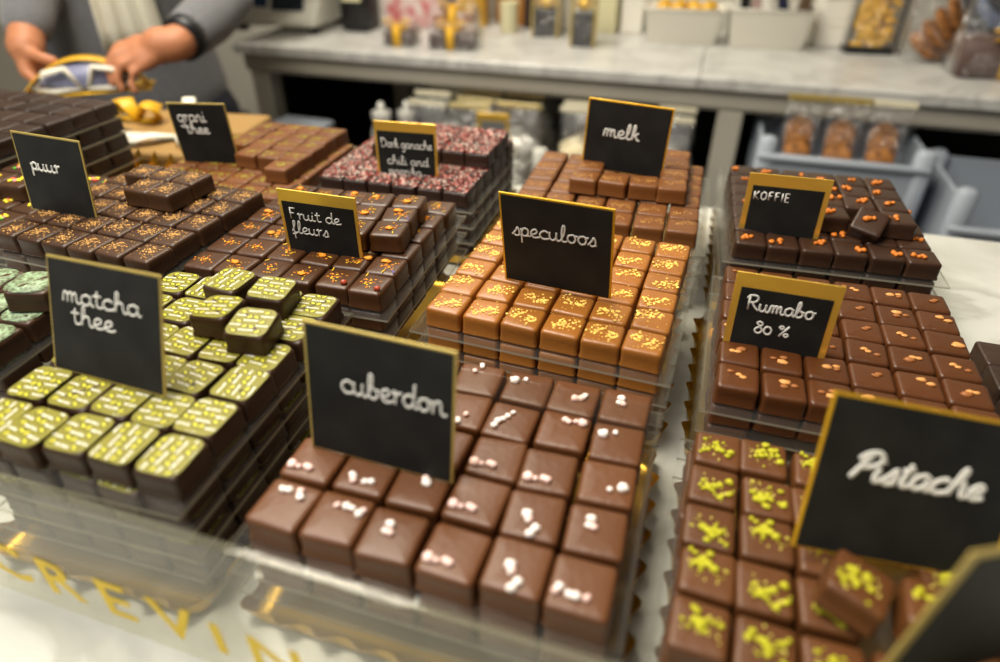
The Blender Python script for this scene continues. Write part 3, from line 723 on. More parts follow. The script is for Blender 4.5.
NOUGAT = mat('cream_nougat', srgb(226, 212, 172), .6); SILVER = mat('silver_foil', srgb(236, 234, 226), .35, metal=.3, bump=.5, bscale=80)
PALEHEAD = mat('pale_gold_header', srgb(214, 196, 140), .35, metal=.4); WHITEHEAD = mat('cream_header', srgb(226, 218, 190), .45)
def row_of_bags(x, n, y0, label, head, cont, h=28, w=10):
    for i in range(n):
        bag('sweet_bag', (x + random.uniform(-.8, .8), y0 + i * 5.7, SHELF), w + random.uniform(-.6, .6), 4.2, h + random.uniform(-1, 1), '%s, %s from the shelf front' % (label, ORD[i]), 'bags on the dark lower shelf', cont, head, random.uniform(-.05, .05), 'sweets')
row_of_bags(-66.3, 5, 153, 'cellophane sweet bag, row by the jars', WHITEHEAD, SILVER, 27)
row_of_bags(-55, 6, 152, 'gold-topped sweet bag, row before the small sign', PALEHEAD, SILVER, 28)
row_of_bags(-43.5, 6, 155, 'cellophane sweet bag, row behind the small sign', PALEHEAD, SILVER, 27)
row_of_bags(-27, 6, 153, 'cream-topped sweet bag, row behind the melk card', WHITEHEAD, NOUGAT, 28)
row_of_bags(-5.5, 4, 154, 'cream-topped sweet bag, row by the counter post', WHITEHEAD, SILVER, 28, 9)
# crate of cookie bags
def crate(p, w, d, h, label, low=0, rz=0):
    o = thing('plastic_crate', label, 'crate', p, rz, 'grey plastic crates')
    mb = MB(); t = .8
    mb.box(-w / 2, w / 2, 0, d, 0, t)
    for (a, b, c, e, hh) in ((-w / 2, w / 2, 0, t, h - low), (-w / 2, w / 2, d - t, d, h), (-w / 2, -w / 2 + t, t, d - t, h), (w / 2 - t, w / 2, t, d - t, h)):
        mb.box(a, b, c, e, t, hh, bev=.15)
    tub = link('tub', mb.mesh('tub', [CRATE], False), o)
    for x in (-w / 2 - .4, w / 2 - 3.2):
        for y in (-.4, d - 3.2):
            m2 = MB(); m2.box(x, x + 3.6, y, y + 3.6, 0, h + 1.6, bev=.7); link('corner_post', m2.mesh('corner_post', [CRATE]), tub)
    m2 = MB(); m2.box(-w / 2, w / 2, -.9, .6, h - low - 1.4, h - low, bev=.3); link('rim', m2.mesh('rim', [CRATE]), tub)
    return o
crate((29.5, 146, SHELF), 33, 24, 27.0, 'grey crate holding three cookie bags, under the marble counter', 1.5)
for i, x in enumerate((20.7, 28.9, 37.1)):
    bag('cookie_bag', (x, 151.5, SHELF + .85), 8.0, 7, 35, 'clear bag of brown cookies in the crate, %s from the counter post' % ORD[i], 'cookie bags in the crate', COOKIE, (GOLDP, GOLDP, WHITEHEAD)[i], random.uniform(-.06, .06))
cr = crate((68, 138, SHELF), 36, 26, 23, 'empty grey crate with a white price ticket', 5.5)
mb = MB(); mb.box(-13, -3.5, -1.25, -1.0, 8, 14); tk = link('price_ticket', mb.mesh('price_ticket', [PAPERW], False), cr)
mb = MB()
for q in range(3): mb.box(-12 + q * 2.6, -10.4 + q * 2.6, -1.32, -1.26, 9.4, 10.8)
mb.box(-12, -4.6, -1.32, -1.26, 12.4, 12.9); link('printing', mb.mesh('printing', [DARKP], False), tk)
def lathe_thing(name, p, prof, m, label, cat, group=None, partname='body', extra=()):
    o = thing(name, label, cat, p, 0, group)
    mb = MB(); mb.lathe(prof, 28); link(partname, mb.mesh(partname, [m], angle=40), o)
    for pn, pr_, mm in extra:
        mb = MB(); mb.lathe(pr_, 28); link(pn, mb.mesh(pn, [mm], angle=40), o)
    return o
lathe_thing('white_bottle', (-35.9, 150, SHELF), [(1.4, 0), (1.6, .3), (1.6, 15), (1.3, 16)], WHITEP, 'slim white bottle on the dark shelf beside the melk card', 'bottle', None, 'body', [('cap', [(1.5, 15.6), (1.7, 15.8), (1.7, 19.4), (1.5, 19.7)], WHITEP)])
JARM = mat('frosted_jar', srgb(170, 170, 168), .4)
for i, x in enumerate((-81.4, -75.4)):
    lathe_thing('glass_jar', (x, 158 + 3 * i, SHELF), [(2.8, 0), (3.1, .5), (3.1, 17), (2.2, 19.5), (2.2, 21)], JARM, 'pale jar with knob lid on the dark shelf, %s' % ('nearer the middle post' if i == 0 else 'beside the sweet bags'), 'jar', 'jars on the dark shelf', 'body', [('lid', [(2.5, 20.8), (2.5, 22.5), (.7, 22.8), (1.0, 24.2), (.4, 25)], SILVER)])
o = thing('storage_box', 'pale blue-grey box lying under the counter behind the tea stack', 'box', (-105, 153, SHELF), R(-3)); link('carton', bx(15, 14, 16.5, .6).mesh('carton', [CRATE]), o)
link('lid', bx(15.6, 14.6, 1.8, .5, 16.51).mesh('lid', [CRATE]), o)
o = thing('nougat_loaf', 'cream nougat loaf in clear wrap under the counter', 'nougat', (-90.2, 149, SHELF), R(0))
mb = MB()
for k in range(6): mb.blob((-3.6 + k * 1.4, 0, 12.2 + random.uniform(-.5, .5)), 2.8, 0, (.8, 1.2, .8), .12, None, 2)
link('loaf', mb.mesh('loaf', [NOUGAT]), o); link('carton', bx(10, 9, 10, .4).mesh('carton', [CRATE]), o)
o = thing('blue_box', 'bright blue plastic box low behind the grani card', 'box', (-131.5, 158, SHELF), 0); link('tub', bx(9, 10, 16, .6).mesh('tub', [BLUEP]), o); link('lid', bx(9.6, 10.6, 1.4, .4, 16.01).mesh('lid', [BLACKP]), o)
o = thing('shelf_sign', 'small gold-framed grey card between the sweet bags', 'sign', (-47.5, 149, -54.5), R(4))
mb = MB(); mb.box(-4, 4, 0, .25, 0, 9, bev=.05); link('foil_frame', mb.mesh('foil_frame', [GOLDF], False), o)
mb = MB(); mb.box(-3, 3, -.06, -.005, 0, 7.2); link('board', mb.mesh('board', [mat('grey_card', srgb(110, 110, 108), .6)], False), o)
mb = MB(); mb.box(-.4, .4, .3, 1.1, -18.4, 5); link('stake', mb.mesh('stake', [BLACKP], False), o)

# on the marble
TOP = CT
s = thing('shop_scale', 'white shop scale with two dark displays on the marble counter', 'scale', (-121.0, 174, TOP), R(4))
mb = MB(); mb.loft([[(-12.5, -1, 1.6), (12, -1, 1.6), (13, 22, 1.6), (-13, 22, 1.6)], [(-12.5, -1.6, 3), (12.6, -1.6, 3), (13.5, 22, 3), (-13.5, 22, 3)], [(-12, 3.2, 15), (15.5, 3.2, 15), (15.5, 22, 15), (-12, 22, 15)], [(-11.5, 5.4, 16.2), (15, 5.4, 16.2), (15, 22, 16.2), (-11.5, 22, 16.2)]], 0)
s.scale = (1.1, 1.1, 1.1)
o_ = link('housing', mb.mesh('housing', [WHITEP], False), s); bev(o_, .7, 3)
def facing(x0, x1, z0, z1, t=.12):          # a plate on the scale's sloping face
    yy = lambda z: -1.6 + (z - 3) * 4.8 / 12
    mb = MB(); vs = [(x0, yy(z0) - t, z0), (x1, yy(z0) - t, z0), (x1, yy(z1) - t, z1), (x0, yy(z1) - t, z1), (x0, yy(z0) + .1, z0), (x1, yy(z0) + .1, z0), (x1, yy(z1) + .1, z1), (x0, yy(z1) + .1, z1)]
    mb.add(vs, [(0, 1, 2, 3), (7, 6, 5, 4), (0, 4, 5, 1), (1, 5, 6, 2), (2, 6, 7, 3), (3, 7, 4, 0)]); return mb
link('display', facing(-7.5, -.5, 6, 9.2).mesh('display', [mat('blue_display', srgb(34, 58, 96), .2)], False), s)
link('display', facing(.6, 9.6, 5.4, 12.6).mesh('display', [SCREEN], False), s)
link('display', facing(-11, -1, 11, 14.6).mesh('display', [mat('dark_red_display', srgb(60, 24, 30), .2)], False), s)
mb = MB(); mb.lathe([(14, 16.4), (15.5, 16.6), (15.5, 17.2), (14, 17.4)], 32); link('weighing_plate', mb.mesh('weighing_plate', [SILVER], angle=40), s)
for x in (-10, 10):
    for y in (2, 19):
        mb = MB(); mb.lathe([(1.6, 0), (1.8, .4), (1.5, 1.7)], 14, 0, (x, y)); link('foot', mb.mesh('foot', [BLACKP]), s)
o = thing('card_terminal', 'black box with a cream label beside the scale', 'box', (-99.4, 186, TOP), R(0)); link('housing', bx(8.5, 9, 17, .8).mesh('housing', [BLACKP]), o)
mb = MB(); mb.box(-3, 3, -4.75, -4.5, 8, 13); link('label', mb.mesh('label', [CREAM], False), o)
o = thing('paper_bag', 'white paper bag with red marbling on the marble counter', 'bag', (-87.3, 197, TOP), R(8))
mb = MB(); mb.loft([[(x * a, y * b, z) for x, y in rsq(18, 10, 1.2, 3)] for a, b, z in ((.95, .9, 0), (1, 1, .8), (1, 1, 18), (.98, .5, 26), (.98, .12, 30))]); link('paper', mb.mesh('paper', [REDPAT]), o)
mb = MB(); mb.tube([(-4, -.2, 29.5), (-3.6, -.4, 34), (0, -.5, 36), (3.6, -.4, 34), (4, -.2, 29.5)], .3, 6); link('handle', mb.mesh('handle', [PAPERW]), o)
DKSW = mat('dark_praline', srgb(58, 34, 26), .45)
def packet(p, w, d, h, rz, label, mc=DKSW):
    o = thing('chocolate_packet', label, 'packet', p, rz, 'ribboned packets on the marble')
    for i in range(3):
        for j in range(2):
            mb = MB(); mb.box(-w * .42 + i * w * .28, -w * .42 + i * w * .28 + w * .26, -d * .4 + j * d * .4, -d * .4 + j * d * .4 + d * .38, .2, h * .75, bev=.3); link('praline', mb.mesh('praline', [mc]), o)
    mb = MB(); mb.loft([[(x * a + random.uniform(-.1, .1), y * b, z) for x, y in rsq(w, d, 1, 3)] for a, b, z in ((.96, .95, 0), (1, 1, .5), (1, 1, h * .7), (.9, .7, h), (.75, .4, h * 1.1))]); link('wrap', mb.mesh('wrap', [CELLO]), o)
    mb = MB(); mb.box(-.9, .9, -d / 2 - .2, d / 2 + .2, .1, h + .25)
    for sx in (-1, 1):
        mb.tube([(0, -d * .3, h + .4), (sx * 2, -d * .34, h + 1.8), (sx * 3.6, -d * .36, h + 1.2), (sx * 2.6, -d * .4, h + .3), (0, -d * .34, h + .3)], .55, 6, 0, .35)
    link('ribbon', mb.mesh('ribbon', [RIBBON]), o)
    return o
packet((-79.5, 170, TOP), 9, 8, 5, R(6), 'small ribboned packet of dark pralines near the scale')
packet((-64.8, 170.5, TOP), 14, 8, 5.2, R(4), 'wide ribboned packet of dark pralines at the counter edge')
packet((-69.5, 184, TOP), 13, 9, 8, R(10), 'taller ribboned packet behind the wide one', mat('amber_praline', srgb(120, 70, 24), .45))
o = thing('gold_box', 'shining gold foil box behind the ribboned packets', 'box', (-70.5, 203, TOP), R(5)); link('carton', bx(8, 7, 20, .3).mesh('carton', [GOLDF], False), o); link('lid', bx(8.5, 7.5, 3, .3, 20.01).mesh('lid', [GOLDF], False), o)
o = thing('blue_tin', 'blue-grey tin behind the ribboned packets', 'tin', (-79, 210, TOP), 0); link('body', bx(9, 8, 20, 1.0).mesh('body', [mat('blue_grey_tin', srgb(92, 110, 150), .35, metal=.3)]), o); link('lid', bx(9.4, 8.4, 2.5, .6, 20.01).mesh('lid', [SILVER]), o)
for i, x in enumerate((-63, -57.8)):
    o = thing('amber_box', 'tall amber wooden box, %s' % ('next to the gold foil box' if i == 0 else 'next to the cream cup'), 'box', (x, 211 - 3 * i, TOP), 0, 'amber boxes'); link('carton', bx(4.6, 6, 24, .2).mesh('carton', [mat('amber_wood', srgb(160, 106, 40), .5)], False), o); link('lid', bx(4.8, 6.2, 1.6, .2, 24.01).mesh('lid', [KRAFT], False), o)
lathe_thing('cream_cup', (-57.2, 195, TOP), [(2.1, 0), (2.3, .3), (2.7, 7.4), (2.9, 8), (2.6, 8), (2.4, 7), (2.0, 1)], CREAM, 'cream ceramic cup on the marble counter', 'cup')
o = thing('black_box', 'black box with a white label behind the cream cup', 'box', (-51.4, 206, TOP), R(4)); link('carton', bx(7.4, 7, 24, .3).mesh('carton', [mat('black_carton', srgb(46, 34, 34), .4)], False), o)
mb = MB(); mb.box(-2, 1.8, -3.65, -3.5, 9, 13); link('label', mb.mesh('label', [PAPERW], False), o)
for i, (x, y, w, h) in enumerate(((-46, 194, 7.0, 19), (-33.6, 184, 6.0, 22))):
    o = thing('truffle_box', 'tall clear box of gold truffles, %s' % ('beside the black box' if i == 0 else 'standing at the counter edge'), 'box', (x, y, TOP), R(6), 'clear truffle boxes')
    mb = MB(); mb.box(-w / 2, w / 2, -w / 2, w / 2, 0, .3); mb.box(-w / 2 + .3, w / 2 - .3, -w / 2 + .3, w / 2 - .3, .3, h * .36, bev=.3); link('dark_insert', mb.mesh('dark_insert', [BLACKP], False), o)
    for k in range(3):
        mb = MB(); mb.blob((0, 0, h * (.46 + .16 * k)), w * .4, 0, (1, 1, .8), .06, None, 2); link('truffle', mb.mesh('truffle', [GOLDF]), o)
    mb = MB(); mb.box(-w / 2, w / 2, -w / 2, w / 2, .31, h); link('clear_box', mb.mesh('clear_box', [CELLO], False), o)
    for a in (-1, 1):
        for b in (-1, 1): mb = MB(); mb.box(a * w / 2 - .25, a * w / 2 + .25, b * w / 2 - .25, b * w / 2 + .25, 0, h); link('gold_edging', mb.mesh('gold_edging', [GOLDP], False), o)
def carton(name, p, w, d, h, rz, label, m=PAPERW, group=None):
    o = thing(name, label, 'box', p, rz, group); link('carton', bx(w, d, h, .3).mesh('carton', [m], False), o); link('lid', bx(w + .5, d + .5, h * .22, .3, h + .01).mesh('lid', [m], False), o); return o
carton('white_box', (-40.6, 206, TOP), 10, 9, 20, R(3), 'tall white box between the truffle boxes')
carton('white_box', (-31.0, 206, TOP), 7, 8, 20, R(-3), 'tall cream box behind the edge truffle box', CREAM)
carton('white_box', (-23.6, 206.5, TOP), 6, 7, 9.5, R(3), 'low white box beside the woven tray', PAPERW)
carton('dark_box', (-23.6, 206.5, TOP + 11.7), 6, 6, 4, R(6), 'black box lying on the low white box', BLACKP)
WEAVE = mat('white_woven_tray', srgb(222, 218, 204), .6, bump=.6, bscale=500)
def basket(p, w, d, h, rz, label):
    o = thing('woven_tray', label, 'basket', p, rz, 'white woven trays')
    mb = MB(); q = lambda a, z: [(x * a, y * a, z) for x, y in rsq(w, d, 1.0, 3)]
    mb.loft([q(.84, 0), q(.86, .3), q(.97, h - .4), q(1.0, h), q(.97, h), q(.93, h - .6), q(.82, .8)], 0, True, True)
    link('body', mb.mesh('body', [WEAVE], angle=50), o)
    mb = MB(); mb.tube([(x, y, h) for x, y in rsq(w * .99, d * .99, 1.0, 3)] + [(rsq(w * .99, d * .99, 1.0, 3)[0][0], rsq(w * .99, d * .99, 1.0, 3)[0][1], h)], .35, 6); link('rim', mb.mesh('rim', [WEAVE]), o)
    return o
basket((-9.2, 198.5, TOP), 20.8, 13, 8.4, R(4), 'white woven tray of yellow packets on the marble')
basket((12.4, 198.5, TOP), 21, 13, 9.2, R(4), 'white woven tray of dark cartons on the marble')
basket((47, 208.5, TOP), 16, 12, 13, R(4), 'tall white woven tray by the candied peel box')
for i in range(4): 
    o = thing('yellow_packet', 'yellow packet in the woven tray, %s from the low white box' % ORD[i], 'packet', (-14.6 + i * 3.9, 199, TOP + 3.0), R(random.uniform(-20, 20)), 'yellow packets'); link('wrap', bx(3.4, 7, 6.8, .9).mesh('wrap', [RIBBON]), o)
for i, (x, m, t) in enumerate(((6.2, BLACKP, 3), (9.2, mat('blush_carton', srgb(176, 150, 140), .5), 4), (13.0, PAPERW, 16), (16.8, mat('navy_carton', srgb(30, 36, 60), .4), 14), (19.6, mat('umber_carton', srgb(90, 70, 50), .5), -6))):
    o = thing('slim_carton', '%s leaning carton in the woven tray' % ('black', 'blush pink', 'white', 'navy blue', 'umber brown')[i], 'box', (x, 199, TOP + 3.2), 0, 'cartons in the woven tray', (0, R(-t), 0)); link('carton', bx(2.4, 6, 10.5, .2).mesh('carton', [m], False), o)
carton('white_box', (28.2, 206, TOP), 8, 9, 5, R(4), 'white box under another white box', PAPERW)
carton('white_box', (28.6, 206, TOP + 6.2), 8, 9, 5, R(8), 'white box stacked on top of another', PAPERW)
carton('dark_box', (29.4, 206, TOP + 12.4), 8, 8, 5, R(2), 'black box with orange top on the white boxes', BLACKP)
o = thing('peel_box', 'clear box of candied orange peel standing on the marble', 'box', (37.2, 197.5, TOP), R(6))
link('tray', bx(11.5, 6, 1.4, .3).mesh('tray', [BLACKP], False), o)
for k in range(95):
    mb = MB(); z = 1.6 + k * .165; x = random.uniform(-4, 4); a = random.uniform(-1, 1)
    mb.tube([(x - 1.5 * math.cos(a), random.uniform(-2, 0), z - .8 * math.sin(a)), (x, -1.4 + random.uniform(-.6, .6), z + .3), (x + 1.5 * math.cos(a), random.uniform(-2, 0), z + .8 * math.sin(a))], .62, 5); link('peel_strip', mb.mesh('peel_strip', [CANDIED]), o)
mb = MB(); mb.box(-5.5, 5.5, -2.8, 2.8, 1.42, 18.6, bev=.2); link('clear_box', mb.mesh('clear_box', [CELLO], False), o)
for a in (-1, 1):
    mb = MB(); mb.box(a * 5.5 - .25, a * 5.5 + .25, -3, -2.6, 1.4, 18.6); link('dark_edging', mb.mesh('dark_edging', [BLACKP], False), o)
# gift bags at the end of the counter
o = thing('cookie_pouch', 'clear pouch of brown cookies leaning by the tall woven tray', 'bag', (49.5, 192, TOP), R(10))
for k in range(4):
    mb = MB(); n = 20; M = Matrix.Rotation(R(25 + 10 * k), 4, 'Y') @ Matrix.Rotation(R(35), 4, 'X')
    mb.loft([[M @ Vector((r_ * math.cos(2 * PI * q / n), r_ * .7 * math.sin(2 * PI * q / n), zz)) + Vector((-1 + k * 1.4, -1, 3 + 2.3 * k)) for q in range(n)] for r_, zz in ((4.6, 0), (5, .4), (4.8, 1), (3.4, 1.4))]); link('cookie', mb.mesh('cookie', [COOKIE]), o)
link('pouch', pouch_mb(12, 8, 15).mesh('pouch', [CELLO]), o)
o = thing('gift_basket', 'cellophane gift with yellow bow at the end of the marble counter', 'gift', (61, 180, TOP), R(4))
link('carton', bx(18, 10, 8, .6).mesh('carton', [mat('plum_carton', srgb(86, 66, 60), .5)]), o)
mb = MB()
for k in range(9):
    a = k * 2 * PI / 9 + .3
    mb.tube([(0, -5, 10), (2.4 * math.cos(a), -6, 10 + 2.0 * math.sin(a)), (4.6 * math.cos(a), -5.6, 10 + 3.2 * math.sin(a)), (3.2 * math.cos(a + .4), -5, 10 + 2.2 * math.sin(a + .4)), (0, -5, 10)], .8, 6, 0, .35)
mb.box(-.9, .9, -5.3, -5.02, 0.2, 10); link('bow', mb.mesh('bow', [RIBBON]), o)
link('pouch', pouch_mb(19, 11, 17).mesh('pouch', [CELLO]), o)
o = thing('gift_bag', 'dark gift bag with silver-blue foil behind the yellow bow', 'bag', (67, 203, TOP), R(-4))
mb = MB(); mb.loft([[(x * a, y * b, z) for x, y in rsq(20, 10, 2, 3)] for a, b, z in ((.9, .9, 0), (1, 1, 1), (1.02, 1, 14), (.95, .6, 24), (.9, .2, 28))]); link('paper', mb.mesh('paper', [BLACKP]), o)
mb = MB(); mb.loft([[(-8 + 16 * t, -5.2 - .5 * math.sin(PI * t), 9 + 5 * (t - .5) ** 2 * 4 - 3 + dz) for t in [k / 12 for k in range(13)]] for dz in (0, 1.2, 2.4, 3.4)], 0, False, False, None, False); link('foil_swirl', mb.mesh('foil_swirl', [mat('silver_blue_foil', srgb(150, 180, 230), .25, metal=.8)]), o)
mb = MB(); mb.box(-2.5, 4.5, -5.5, -5.0, 14.5, 17.5); link('label', mb.mesh('label', [CREAM], False), o)

# ------------------------------------------------------------------ kraft box with ribbon behind the puur stack
o = thing('kraft_box', 'flat kraft gift box with white ribbon and yellow bow behind the black stack', 'box', (-79, 79.5, CT), R(8))
link('carton', bx(27, 19, 3.4, .3).mesh('carton', [KRAFT], False), o)
link('lid', bx(27.6, 19.6, 1.2, .3, 3.41).mesh('lid', [KRAFT], False), o)
mb = MB(); mb.box(-13.9, 13.9, -4.4, -2.0, 4.55, 4.75)
mb.tube([(6, -3.2, 4.9), (8, -5.6, 5.6), (10.5, -8.2, 5.0)], [1.0, 1.4, 1.2], 6, 0, .2); mb.tube([(6, -3.2, 4.9), (3, -6, 5.8), (-.5, -8.5, 5.0)], [1.0, 1.4, 1.2], 6, 0, .2)
mb.tube([(6, -3.2, 4.9), (6.6, -1, 7.5), (6.2, .5, 9.5)], [.9, 1.2, 1.0], 6, 0, .25)
link('white_ribbon', mb.mesh('white_ribbon', [RIBBONW]), o)
mb = MB()
for sx, sy in ((-1, .5), (1, -.2)):
    mb.tube([(-5, 3, 4.9), (-5 + sx * 2.2, 3 + sy * 2, 7.6), (-5 + sx * 4.2, 3 + sy * 3, 7.2), (-5 + sx * 3.4, 3 + sy * 2, 5.2), (-5, 3, 4.9)], [.8, 1.5, 1.7, 1.5, .8], 8, 0, .25)
link('yellow_bow', mb.mesh('yellow_bow', [RIBBON]), o)
board(-72.5, -60.4, 57.5, 67, 'crumpled gold foil tray behind the puur stack', 0, 6.2)

# ------------------------------------------------------------------ the shop assistant
def remeshed(mb, name, mats, voxel, it=6):
    me = mb.mesh(name, mats); o = bpy.data.objects.new('draft', me); COL.objects.link(o)
    m = o.modifiers.new('r', 'REMESH'); m.mode = 'VOXEL'; m.voxel_size = voxel * .01; m.use_smooth_shade = True
    m = o.modifiers.new('s', 'SMOOTH'); m.iterations = it; m.factor = .5
    dg = bpy.context.evaluated_depsgraph_get(); ev = o.evaluated_get(dg)
    me2 = bpy.data.meshes.new_from_object(ev); me2.name = name
    bpy.data.objects.remove(o)
    for p in me2.polygons: p.use_smooth = True
    return me2
def limb(mb, pts, rs, seg=14, mi=0):
    q = [Vector(p) for p in pts]
    # rounded ends
    d0 = (q[0] - q[1]).normalized(); d1 = (q[-1] - q[-2]).normalized()
    P = [q[0] + d0 * rs[0] * .9, q[0] + d0 * rs[0] * .55] + q + [q[-1] + d1 * rs[-1] * .55, q[-1] + d1 * rs[-1] * .9]
    mb.tube(P, [rs[0] * .35, rs[0] * .8] + list(rs) + [rs[-1] * .8, rs[-1] * .35], seg, mi, 1, True, Vector((.13, .21, .97)))
PX, PY = -119.0, 119.5
fx, fy = .66, -.75            # the way the assistant faces
lx, ly = .75, .66             # towards the shoulder nearer the scale
def pp(a, b, z): return (a * lx + b * fx, a * ly + b * fy, z - FL)     # a along the shoulders, b forward; local to the feet
def w2(x, y, z): return (x - PX, y - PY, z - FL)
sh = {1: pp(17.5, 0, 9), -1: pp(-17.5, 0, 9)}
el = {1: w2(-93.0, 119.5, -20.0), -1: w2(-124.0, 107.5, -13)}
wr = {1: w2(-91.0, 101.4, -24.0), -1: w2(-116.8, 94.0, -23.6)}
def arms(mb, r0, r1, r2, upto=1.0):
    for s_ in (1, -1):
        a, b, c_ = Vector(sh[s_]), Vector(el[s_]), Vector(wr[s_])
        limb(mb, [a, a.lerp(b, .5), b, b.lerp(c_, .5 * upto), b.lerp(c_, upto)], [r0, r0 * .95, r1, (r1 + r2) / 2, r2])
def torso(mb, g):
    rings = []
    for z, hw, hd, fo in ((-46, 15, 10.5, 0), (-38, 16.5, 11, 0), (-28, 15, 10.5, .5), (-18, 15.5, 10.5, .5), (-6, 17, 11, .8), (4, 18, 10.5, .3), (11, 14, 8.5, -.5), (15, 6.5, 6.2, -1)):
        rings.append([pp((hw + g) * math.cos(t), fo + (hd + g) * math.sin(t), z) for t in [2 * PI * k / 22 for k in range(22)]])
    mb.loft(rings)
body = MB(); torso(body, -1.2)
limb(body, [pp(0, -1, 12), pp(0, 0, 20)], [5.6, 5.2])
# head with face
hc = pp(0, 2.2, 30)
body.blob(hc, 9.4, 0, (1, 1.0, 1.22), 0, None, 2)
body.blob(pp(0, 4.5, 22.5), 5.2, 0, (1, 1, .9), 0, None, 2)
body.blob(pp(0, 12.2, 28.0), 1.7, 0, (1, 1, 1.5), 0, None, 2)
for s_ in (1, -1):
    body.blob(pp(9.2 * s_, 1.2, 29), 2.2, 0, (.8, .8, 1.4), 0, None, 2)
    body.blob(pp(3.2 * s_, 10.2, 31.6), 1.5, 0, (1.2, 1, .7), 0, None, 2)
    limb(body, [pp(9 * s_, 0, -42), pp(9.5 * s_, 1, -62), pp(9.6 * s_, 1.4, -82), pp(9.6 * s_, .2, -104), pp(9.6 * s_, -.5, -120)], [8.8, 8, 6, 5.4, 4])
    limb(body, [pp(9.6 * s_, -3, -124.6), pp(10 * s_, 6, -125), pp(10.4 * s_, 14, -125.6)], [3.4, 3.2, 2.2])
body.blob(pp(0, 11.2, 23.6), 1.3, 0, (1.8, 1, .5), 0, None, 2)
arms(body, 5.0, 4.2, 2.9)
# hands: palm, four fingers of unequal length and a thumb closing on the packet
def finger(pts, r): limb(body, pts, [r, r * .96, r * .9, r * .8][:len(pts)], 10)
W = w2
limb(body, [W(-91.0, 101.4, -24.0), W(-93.8, 100.2, -24.1)], [2.9, 3.1])
for kx, k0, k1, k2, r in (((-97.2, 99.0, -23.4), (-100.0, 97.2, -24.2), (-101.6, 95.8, -26.6), (-101.8, 95.2, -28.6), .95),
                          ((-97.0, 97.8, -24.4), (-99.6, 95.6, -25.2), (-100.8, 94.4, -27.6), (-100.4, 94.0, -29.6), 1.0),
                          ((-96.2, 97.0, -25.6), (-98.2, 94.8, -26.6), (-98.9, 93.9, -28.8), (-98.4, 93.8, -30.4), .95),
                          ((-95.2, 96.8, -26.8), (-96.4, 95.0, -28.0), (-96.7, 94.4, -29.6), (-96.2, 94.4, -30.8), .85)):
    limb(body, [W(-92.6, 100.4, -24.4), W(*[(a * .55 + b * .45) for a, b in zip((-92.6, 100.4, -24.4), kx)]), W(*kx)], [2.0, 1.7, 1.25])
    finger([W(*kx), W(*k0), W(*k1), W(*k2)], r)
finger([W(-94.0, 101.4, -24.8), W(-97.4, 101.2, -26.4), W(-100.6, 98.8, -28.0), W(-102.2, 97.2, -28.8)], 1.1)
limb(body, [W(-116.8, 94.0, -23.6), W(-116.2, 93.0, -24.6)], [2.9, 3.1])
for kx, k0, k1, k2, r in (((-115.2, 90.6, -28.0), (-112.6, 90.0, -29.6), (-109.8, 90.4, -30.2), (-107.6, 91.0, -30.2), .95),
                          ((-115.4, 91.4, -28.8), (-113.0, 91.2, -30.4), (-110.0, 91.8, -31.0), (-107.2, 92.4, -31.0), 1.0),
                          ((-115.6, 92.6, -29.2), (-113.4, 92.6, -30.8), (-110.8, 93.2, -31.3), (-108.4, 93.8, -31.2), .95),
                          ((-115.8, 94.0, -29.0), (-114.0, 94.2, -30.4), (-112.0, 94.8, -30.9), (-110.2, 95.2, -30.8), .8)):
    limb(body, [W(-116.4, 93.2, -24.6), W(*[(a * .5 + b * .5) for a, b in zip((-116.4, 93.2, -24.6), kx)]), W(*kx)], [2.1, 1.8, 1.25])
    finger([W(*kx), W(*k0), W(*k1), W(*k2)], r)
finger([W(-115.6, 92.6, -24.4), W(-113.6, 91.6, -25.2), W(-111.4, 91.6, -25.6), W(-109.8, 92.2, -26.2)], 1.1)
person = link('person', remeshed(body, 'person', [SKIN], .42), None, V(PX, PY, FL))
tag(person, 'person in a grey sweater and cream scarf wrapping a gold packet', 'person')
sw = MB(); torso(sw, 1.0); arms(sw, 6.8, 5.4, 4.1, .80)
link('sweater', remeshed(sw, 'sweater', [SWEATER], .7, 4), person)
tr = MB()
for s_ in (1, -1): limb(tr, [pp(8.6 * s_, 0, -44), pp(9.5 * s_, 1, -62), pp(9.6 * s_, 1.4, -82), pp(9.6 * s_, .2, -104), pp(9.6 * s_, -.5, -118)], [10.4, 9.4, 7.6, 7.4, 7])
tr.loft([[pp(a * math.cos(t), b * math.sin(t), z) for t in [2 * PI * k / 20 for k in range(20)]] for z, a, b in ((-56, 14, 9), (-48, 17, 11.6), (-40, 16.6, 11.4))])
link('trousers', remeshed(tr, 'trousers', [TROUSER], .9, 4), person)
sc = MB(); n = 26
neck = []
for k in range(n + 1):
    t = 2 * PI * k / n; neck.append(pp(8.2 * math.cos(t), .5 + 7.6 * math.sin(t), 14.5 + 1.5 * math.sin(t * 2)))
sc.tube(neck, 3.4, 10)
for a0, a1, z1, wd in ((1.0, 1.6, -29, 4.6), (4.4, 6.5, -8, 4.2)):
    rings = []
    for k in range(9):
        t = k / 8; z = 13 + (z1 - 13) * t; a = a0 + (a1 - a0) * t; bf = 8.6 + 4.8 * math.sin(PI * min(1, t * .7 + .12)) + 1.2
        ww = wd * (.8 + .5 * t)
        rings.append([pp(a + ww * (q / 6 - 1) , bf + .7 * math.sin(q * 1.9 + t * 2), z) for q in range(13)] + [pp(a + ww * (q / 6 - 1), bf - 1.3 + .7 * math.sin(q * 1.9 + t * 2), z) for q in range(12, -1, -1)])
    sc.loft(rings)
link('scarf', sc.mesh('scarf', [SCARF]), person)
hr = MB(); hr.blob(pp(0, .2, 32.5), 10.2, 0, (1, 1, 1.1), .03, None, 2); hr.blob(pp(0, -4, 25), 7.5, 0, (1.1, 1, 1.3), .03, None, 2)
